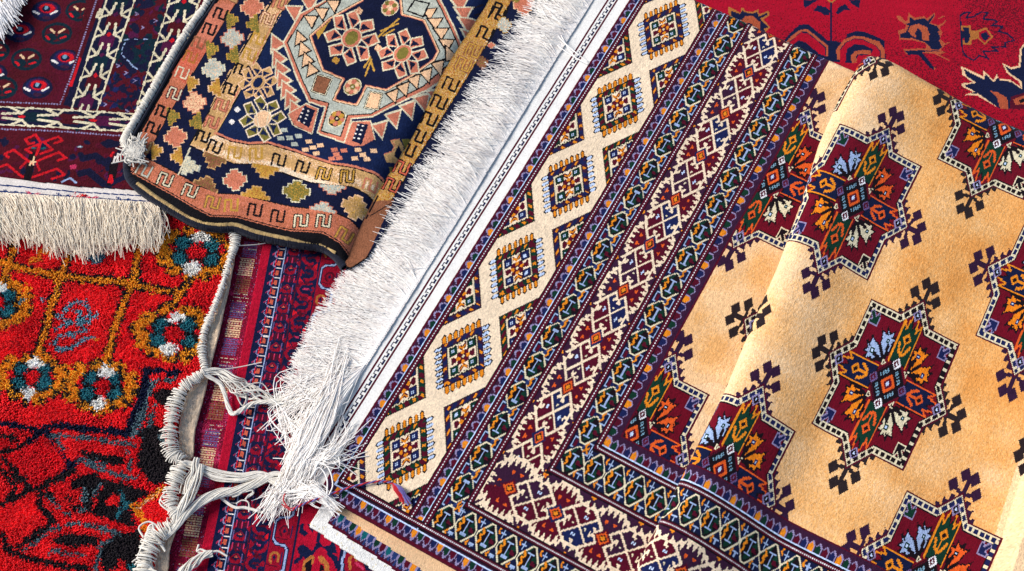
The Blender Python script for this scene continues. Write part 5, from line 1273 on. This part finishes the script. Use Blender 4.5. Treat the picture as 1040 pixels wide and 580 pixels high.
# ================================================================ long white fringe of the cream carpet
fring = yarn('white_fringe', (255, 250, 242), .9, .10, 90, .1)
def ivpix(u, v, z=0.0):
    X, Y = iv_world(u*DU, v*DV); Zc = z-H
    d = Y*math.cos(TILT)-Zc*math.sin(TILT); return CX+F*X/d, CY-F*(Y*math.sin(TILT)+Zc*math.cos(TILT))/d
def ivfringe(n, v0, v1, seed, rr, zb, k=9, lmul=1.0, tang=0.0):
    q = np.random.default_rng(seed)
    v = q.uniform(v0, v1, n); ru = root(v)+q.uniform(-.6, 2.2, n)
    # tufts lean together in clumps
    cl = np.floor(v/5.5+q.normal(0, .25, n)); lean = np.random.default_rng(seed+1).normal(0, 5.0, 300)[cl.astype(int)+40]
    slow = 9*np.sin(v/37+seed)+7*np.sin(v/17)
    L = np.interp(v, [-10, 40, 100, 200, 300, 380, 460], [60, 66, 75, 71, 68, 63, 60])*q.uniform(.62, 1.04, n)*lmul
    tv = v+lean*.8+slow*.35+q.normal(0, 2.2+tang, n)-2
    t = np.linspace(0, 1, k)[None, :]
    U = ru[:, None]-L[:, None]*t*(1+0*t); Vv = v[:, None]+(tv-v)[:, None]*t**1.4
    bend = q.normal(0, 2.1+tang*.5, (n, 1))*np.sin(math.pi*t*q.uniform(.5, 1.3, (n, 1)))+q.normal(0, .5, (n, 1))*np.sin(2*math.pi*t+q.uniform(0, 6, (n, 1)))*t
    Vv = Vv+bend; U = U+q.normal(0, 1.6, (n, 1))*np.sin(math.pi*t)*t
    Z = zb(v)[:, None]*np.clip(t*3, 0, 1)+q.uniform(0, .0035, (n, 1))*np.sin(math.pi*np.clip(t*.85, 0, 1))+q.uniform(.0003, .0024, (n, 1))*np.clip(t*3, 0, 1)
    X, Y = iv_world(U*DU, Vv*DV)
    P = np.stack([X, Y, Z], -1)
    return P, rr*q.uniform(.7, 1.25, n)[:, None]*np.linspace(1.1, .7, k)[None, :]
zb = lambda v: np.interp(v, [0, 90, 150, 170, 250, 460], [-.006, -.006, -.004, -.001, .0, -.001])
P1, R1 = ivfringe(7600, 42, 455, 51, .00040, zb)
P2, R2 = ivfringe(2400, 40, 455, 53, .00040, lambda v: zb(v)+.003, lmul=.95, tang=2.5)
co, f = strands(np.concatenate([P1, P2]), np.concatenate([R1, R2]), 4)
under(link('fringe', raw_mesh('fringe', co, f), fring), big)
# knots in a row where the fringe leaves the cloth
q = np.random.default_rng(77); vs = np.arange(-2, 455, 1.6); kn = []
for v in vs:
    u = float(root(v)); X, Y = iv_world(np.array([u-1.1, u+.2, u+1.0])*DU, np.array([v-.5, v, v+.5])*DV); kn.append(np.stack([X, Y, [-.0012, .0004, -.0012]], 1))
co, f = strands(np.array(kn), np.full(len(kn), .0009)); under(link('edge_knots', raw_mesh('edge_knots', co, f), fring), big)
# the tangle at the foot: strands swept down and gathered
tang = []
q = np.random.default_rng(88)
for i in range(760):
    v = q.uniform(0, 74); u = float(root(v)); p0 = ivpix(u, v)
    e = q.random()
    if e < .84: end = (297+q.normal(0, 5.5), 490+q.normal(0, 12)); mid = ((p0[0]+end[0])/2+q.normal(-2, 4), (p0[1]+end[1])/2+q.normal(-10, 6)-.12*(p0[0]-300))
    elif e < .92: end = (296+q.normal(0, 12), 436+q.normal(0, 20)); mid = ((p0[0]+end[0])/2+q.normal(0, 8), (p0[1]+end[1])/2+q.normal(-10, 10))
    else: end = (288+q.normal(0, 14), 508+q.normal(0, 7)); mid = (312+q.normal(0, 8), 470+q.normal(0, 12))
    b = bez(w3([p0, mid, end], [.001, q.uniform(.001, .006), q.uniform(-.011, -.002)]), 11)
    tang.append(b)
for i in range(110):  # the upper end of it, running down over the cloth edge
    s = (346+q.normal(0, 7), 384+q.normal(0, 14)); m = (320+q.normal(0, 7), 432+q.normal(0, 9)); e = (299+q.normal(0, 5), 488+q.normal(0, 9))
    tang.append(bez(w3([s, m, e], [.003, q.uniform(.004, .009), -.002]), 11))
for i in range(46):   # loose loops at the left
    s = (322+q.normal(0, 7), 392+q.normal(0, 14)); x = 286+q.normal(0, 9); y = 414+q.normal(0, 15)
    e = (300+q.normal(0, 8), 442+q.normal(0, 10)); tang.append(bez(w3([s, (x, y), e], [.002, -.010, -.004]), 11))
for i in range(26):
    s = (318+q.normal(0, 8), 396+q.normal(0, 8)); e = (276+q.normal(0, 8), 408+q.normal(0, 14)); m = ((s[0]+e[0])/2, (s[1]+e[1])/2+q.normal(0, 7)); tang.append(bez(w3([s, m, e], [.001, -.008, -.012]), 11))
for i in range(80):  # ends spread over the corner of the cloth
    s = (302+q.normal(0, 7), 500+q.normal(0, 6)); m = (322+q.normal(0, 4), 500+q.normal(0, 6)); e = (340+q.normal(0, 4), 516+q.normal(0, 4)); tang.append(bez(w3([s, m, e], [.001, q.uniform(.003, .008), .0015]), 11))
for i in range(60):  # a swept tuft across the woven stripes
    s = (318+q.normal(0, 9), 470+q.normal(0, 8)); m = (336+q.normal(0, 4), 462+q.normal(0, 5)); e = (352+q.normal(0, 9), 452+q.normal(0, 15)); tang.append(bez(w3([s, m, e], [.003, q.uniform(.004, .009), .001]), 11))
for i in range(90):
    s = (290+q.normal(0, 6), 492+q.normal(0, 6)); e = (276+q.normal(0, 9), 520+q.normal(0, 8)); m = ((s[0]+e[0])/2+q.normal(0, 4), (s[1]+e[1])/2); tang.append(bez(w3([s, m, e], [.002, -.006, -.012]), 11))
co, f = strands(np.array(tang), np.full(len(tang), .00045)*q.uniform(.7, 1.25, len(tang)), 4)
under(link('tangled_fringe', raw_mesh('tangled_fringe', co, f), fring), big)
stray = [bez(w3([(560,30), (574,44), (583,52), (596,62)], [.004, .004, .003, .001]), 12), bez(w3([(563,18), (572,40), (584,58), (595,63)], .003), 12), bez(w3([(566,46), (580,56), (597,65)], .003), 10), bez(w3([(558,24), (572,42), (588,56)], .004), 10)]
for P_ in stray: pass
L12 = [np.array([np.interp(np.linspace(0, 1, 12), np.linspace(0, 1, len(P_)), P_[:, c]) for c in range(3)]).T for P_ in stray]
co, f = strands(np.array(L12), np.full(4, .0007)); under(link('loose_strands', raw_mesh('loose_strands', co, f), fring), big)
loop = [bez(w3([(318,482), (324,470), (334,476), (338,492), (334,503)], .006), 20), bez(w3([(315,486), (324,475), (332,486), (332,505)], .006), 20), bez(w3([(322,470), (333,462), (342,472)], .005), 20)]
co, f = strands(np.array(loop), np.full(3, .0008)); under(link('loose_strands', raw_mesh('loose_strands', co, f), fring), big)
# ---------------------------------------------------------------- the red and blue thread
redy = yarn('red_thread', (196, 24, 40), .7, .3, 300); bluey = yarn('violet_thread', (116, 104, 168), .7, .3, 300)
path = w3([(297,518), (306,513), (320,507.5), (341,500), (357,494.5), (379,489.5), (392,489), (400,492)], [.004, .006, .006, .004, .004, .003, .003, .003])
thr = thing('twisted_thread', 'red and violet twisted thread with a frayed red end, lying across the carpet corner', 'thread', None, (*map(float, ray(297, 518, .004)), .004))
for nm, mt, ph in (('red_strand', redy, 0), ('violet_strand', bluey, math.pi)):
    c = bez(path, 90); T = np.gradient(c, axis=0); T /= np.linalg.norm(T, axis=1, keepdims=True); S_ = np.cross(T, [0, 0, 1.])
    th = np.linspace(0, 60, 90)+ph
    P_ = c+.0007*np.cos(th)[:, None]*S_+.0007*np.sin(th)[:, None]*np.array([0, 0, 1.])
    co, f = strands(P_[None], np.array([.0009]), 5); under(link(nm, raw_mesh(nm, co, f), mt), thr)
q = np.random.default_rng(5)
for nm, mt, off, n in (('frayed_end', redy, -1.6, 26), ('frayed_end', bluey, 2.0, 14)):
    tt_ = [bez(w3([(399,491), (404+off+q.normal(0,1.2), 497+q.normal(0,1.2)), (412+off+q.normal(0,1.8), 509+q.normal(0,2.5))], [.003, .006, .003]), 8) for _ in range(n)]
    co, f = strands(np.array(tt_), np.full(n, .0009)); under(link(nm, raw_mesh(nm, co, f), mt), thr)
w2 = [bez(w3([(290,500), (288,508), (294,516), (302,514), (308,505)], .001), 20), bez(w3([(296,519), (290,515), (286,512)], .001), 20)]
co, f = strands(np.array(w2), np.full(2, .0008)); under(link('loose_loop', raw_mesh('loose_loop', co, f), redy), thr)
# ================================================================ floor, light, camera
fl = raw_mesh('floor', [(-1.6, -.6, -.0235), (1.6, -.6, -.0235), (1.6, 2.4, -.0235), (-1.6, 2.4, -.0235)], [(0, 1, 2, 3)], smooth=False)
fo = link('floor', fl, yarn('worn_floor', (120, 92, 70), .7, .4, 12, 0)); fo['kind'] = 'structure'
w = bpy.data.worlds.new('World'); bpy.context.scene.world = w; w.use_nodes = True
n, l = w.node_tree.nodes, w.node_tree.links
sky = n.new('ShaderNodeTexSky'); sky.sky_type = 'NISHITA'; sky.sun_disc = False
SUN_EL, SUN_AZ = math.radians(36), math.radians(-76)     # azimuth from +Y towards +X
sky.sun_elevation = SUN_EL; sky.sun_rotation = SUN_AZ
l.new(sky.outputs[0], n['Background'].inputs[0]); n['Background'].inputs[1].default_value = .135
sl = bpy.data.lights.new('sun', 'SUN'); sl.energy = 4.2; sl.angle = math.radians(26); sl.color = (1, .95, .89)
so = bpy.data.objects.new('sun', sl); C.objects.link(so)
from mathutils import Vector
d = Vector((math.sin(SUN_AZ)*math.cos(SUN_EL), math.cos(SUN_AZ)*math.cos(SUN_EL), math.sin(SUN_EL)))
so.rotation_euler = d.to_track_quat('Z', 'Y').to_euler(); so.location = d*3
cam = bpy.data.cameras.new('camera'); co_ = bpy.data.objects.new('camera', cam); C.objects.link(co_)
cam.sensor_width = 36; cam.lens = F/1040*36; cam.clip_start = .05; cam.clip_end = 50
co_.location = (0, 0, H); co_.rotation_euler = (math.pi/2-TILT, 0, 0)
sc = bpy.context.scene; sc.camera = co_
sc.view_settings.view_transform = 'Standard'; sc.view_settings.look = 'None'; sc.view_settings.exposure = 0.16
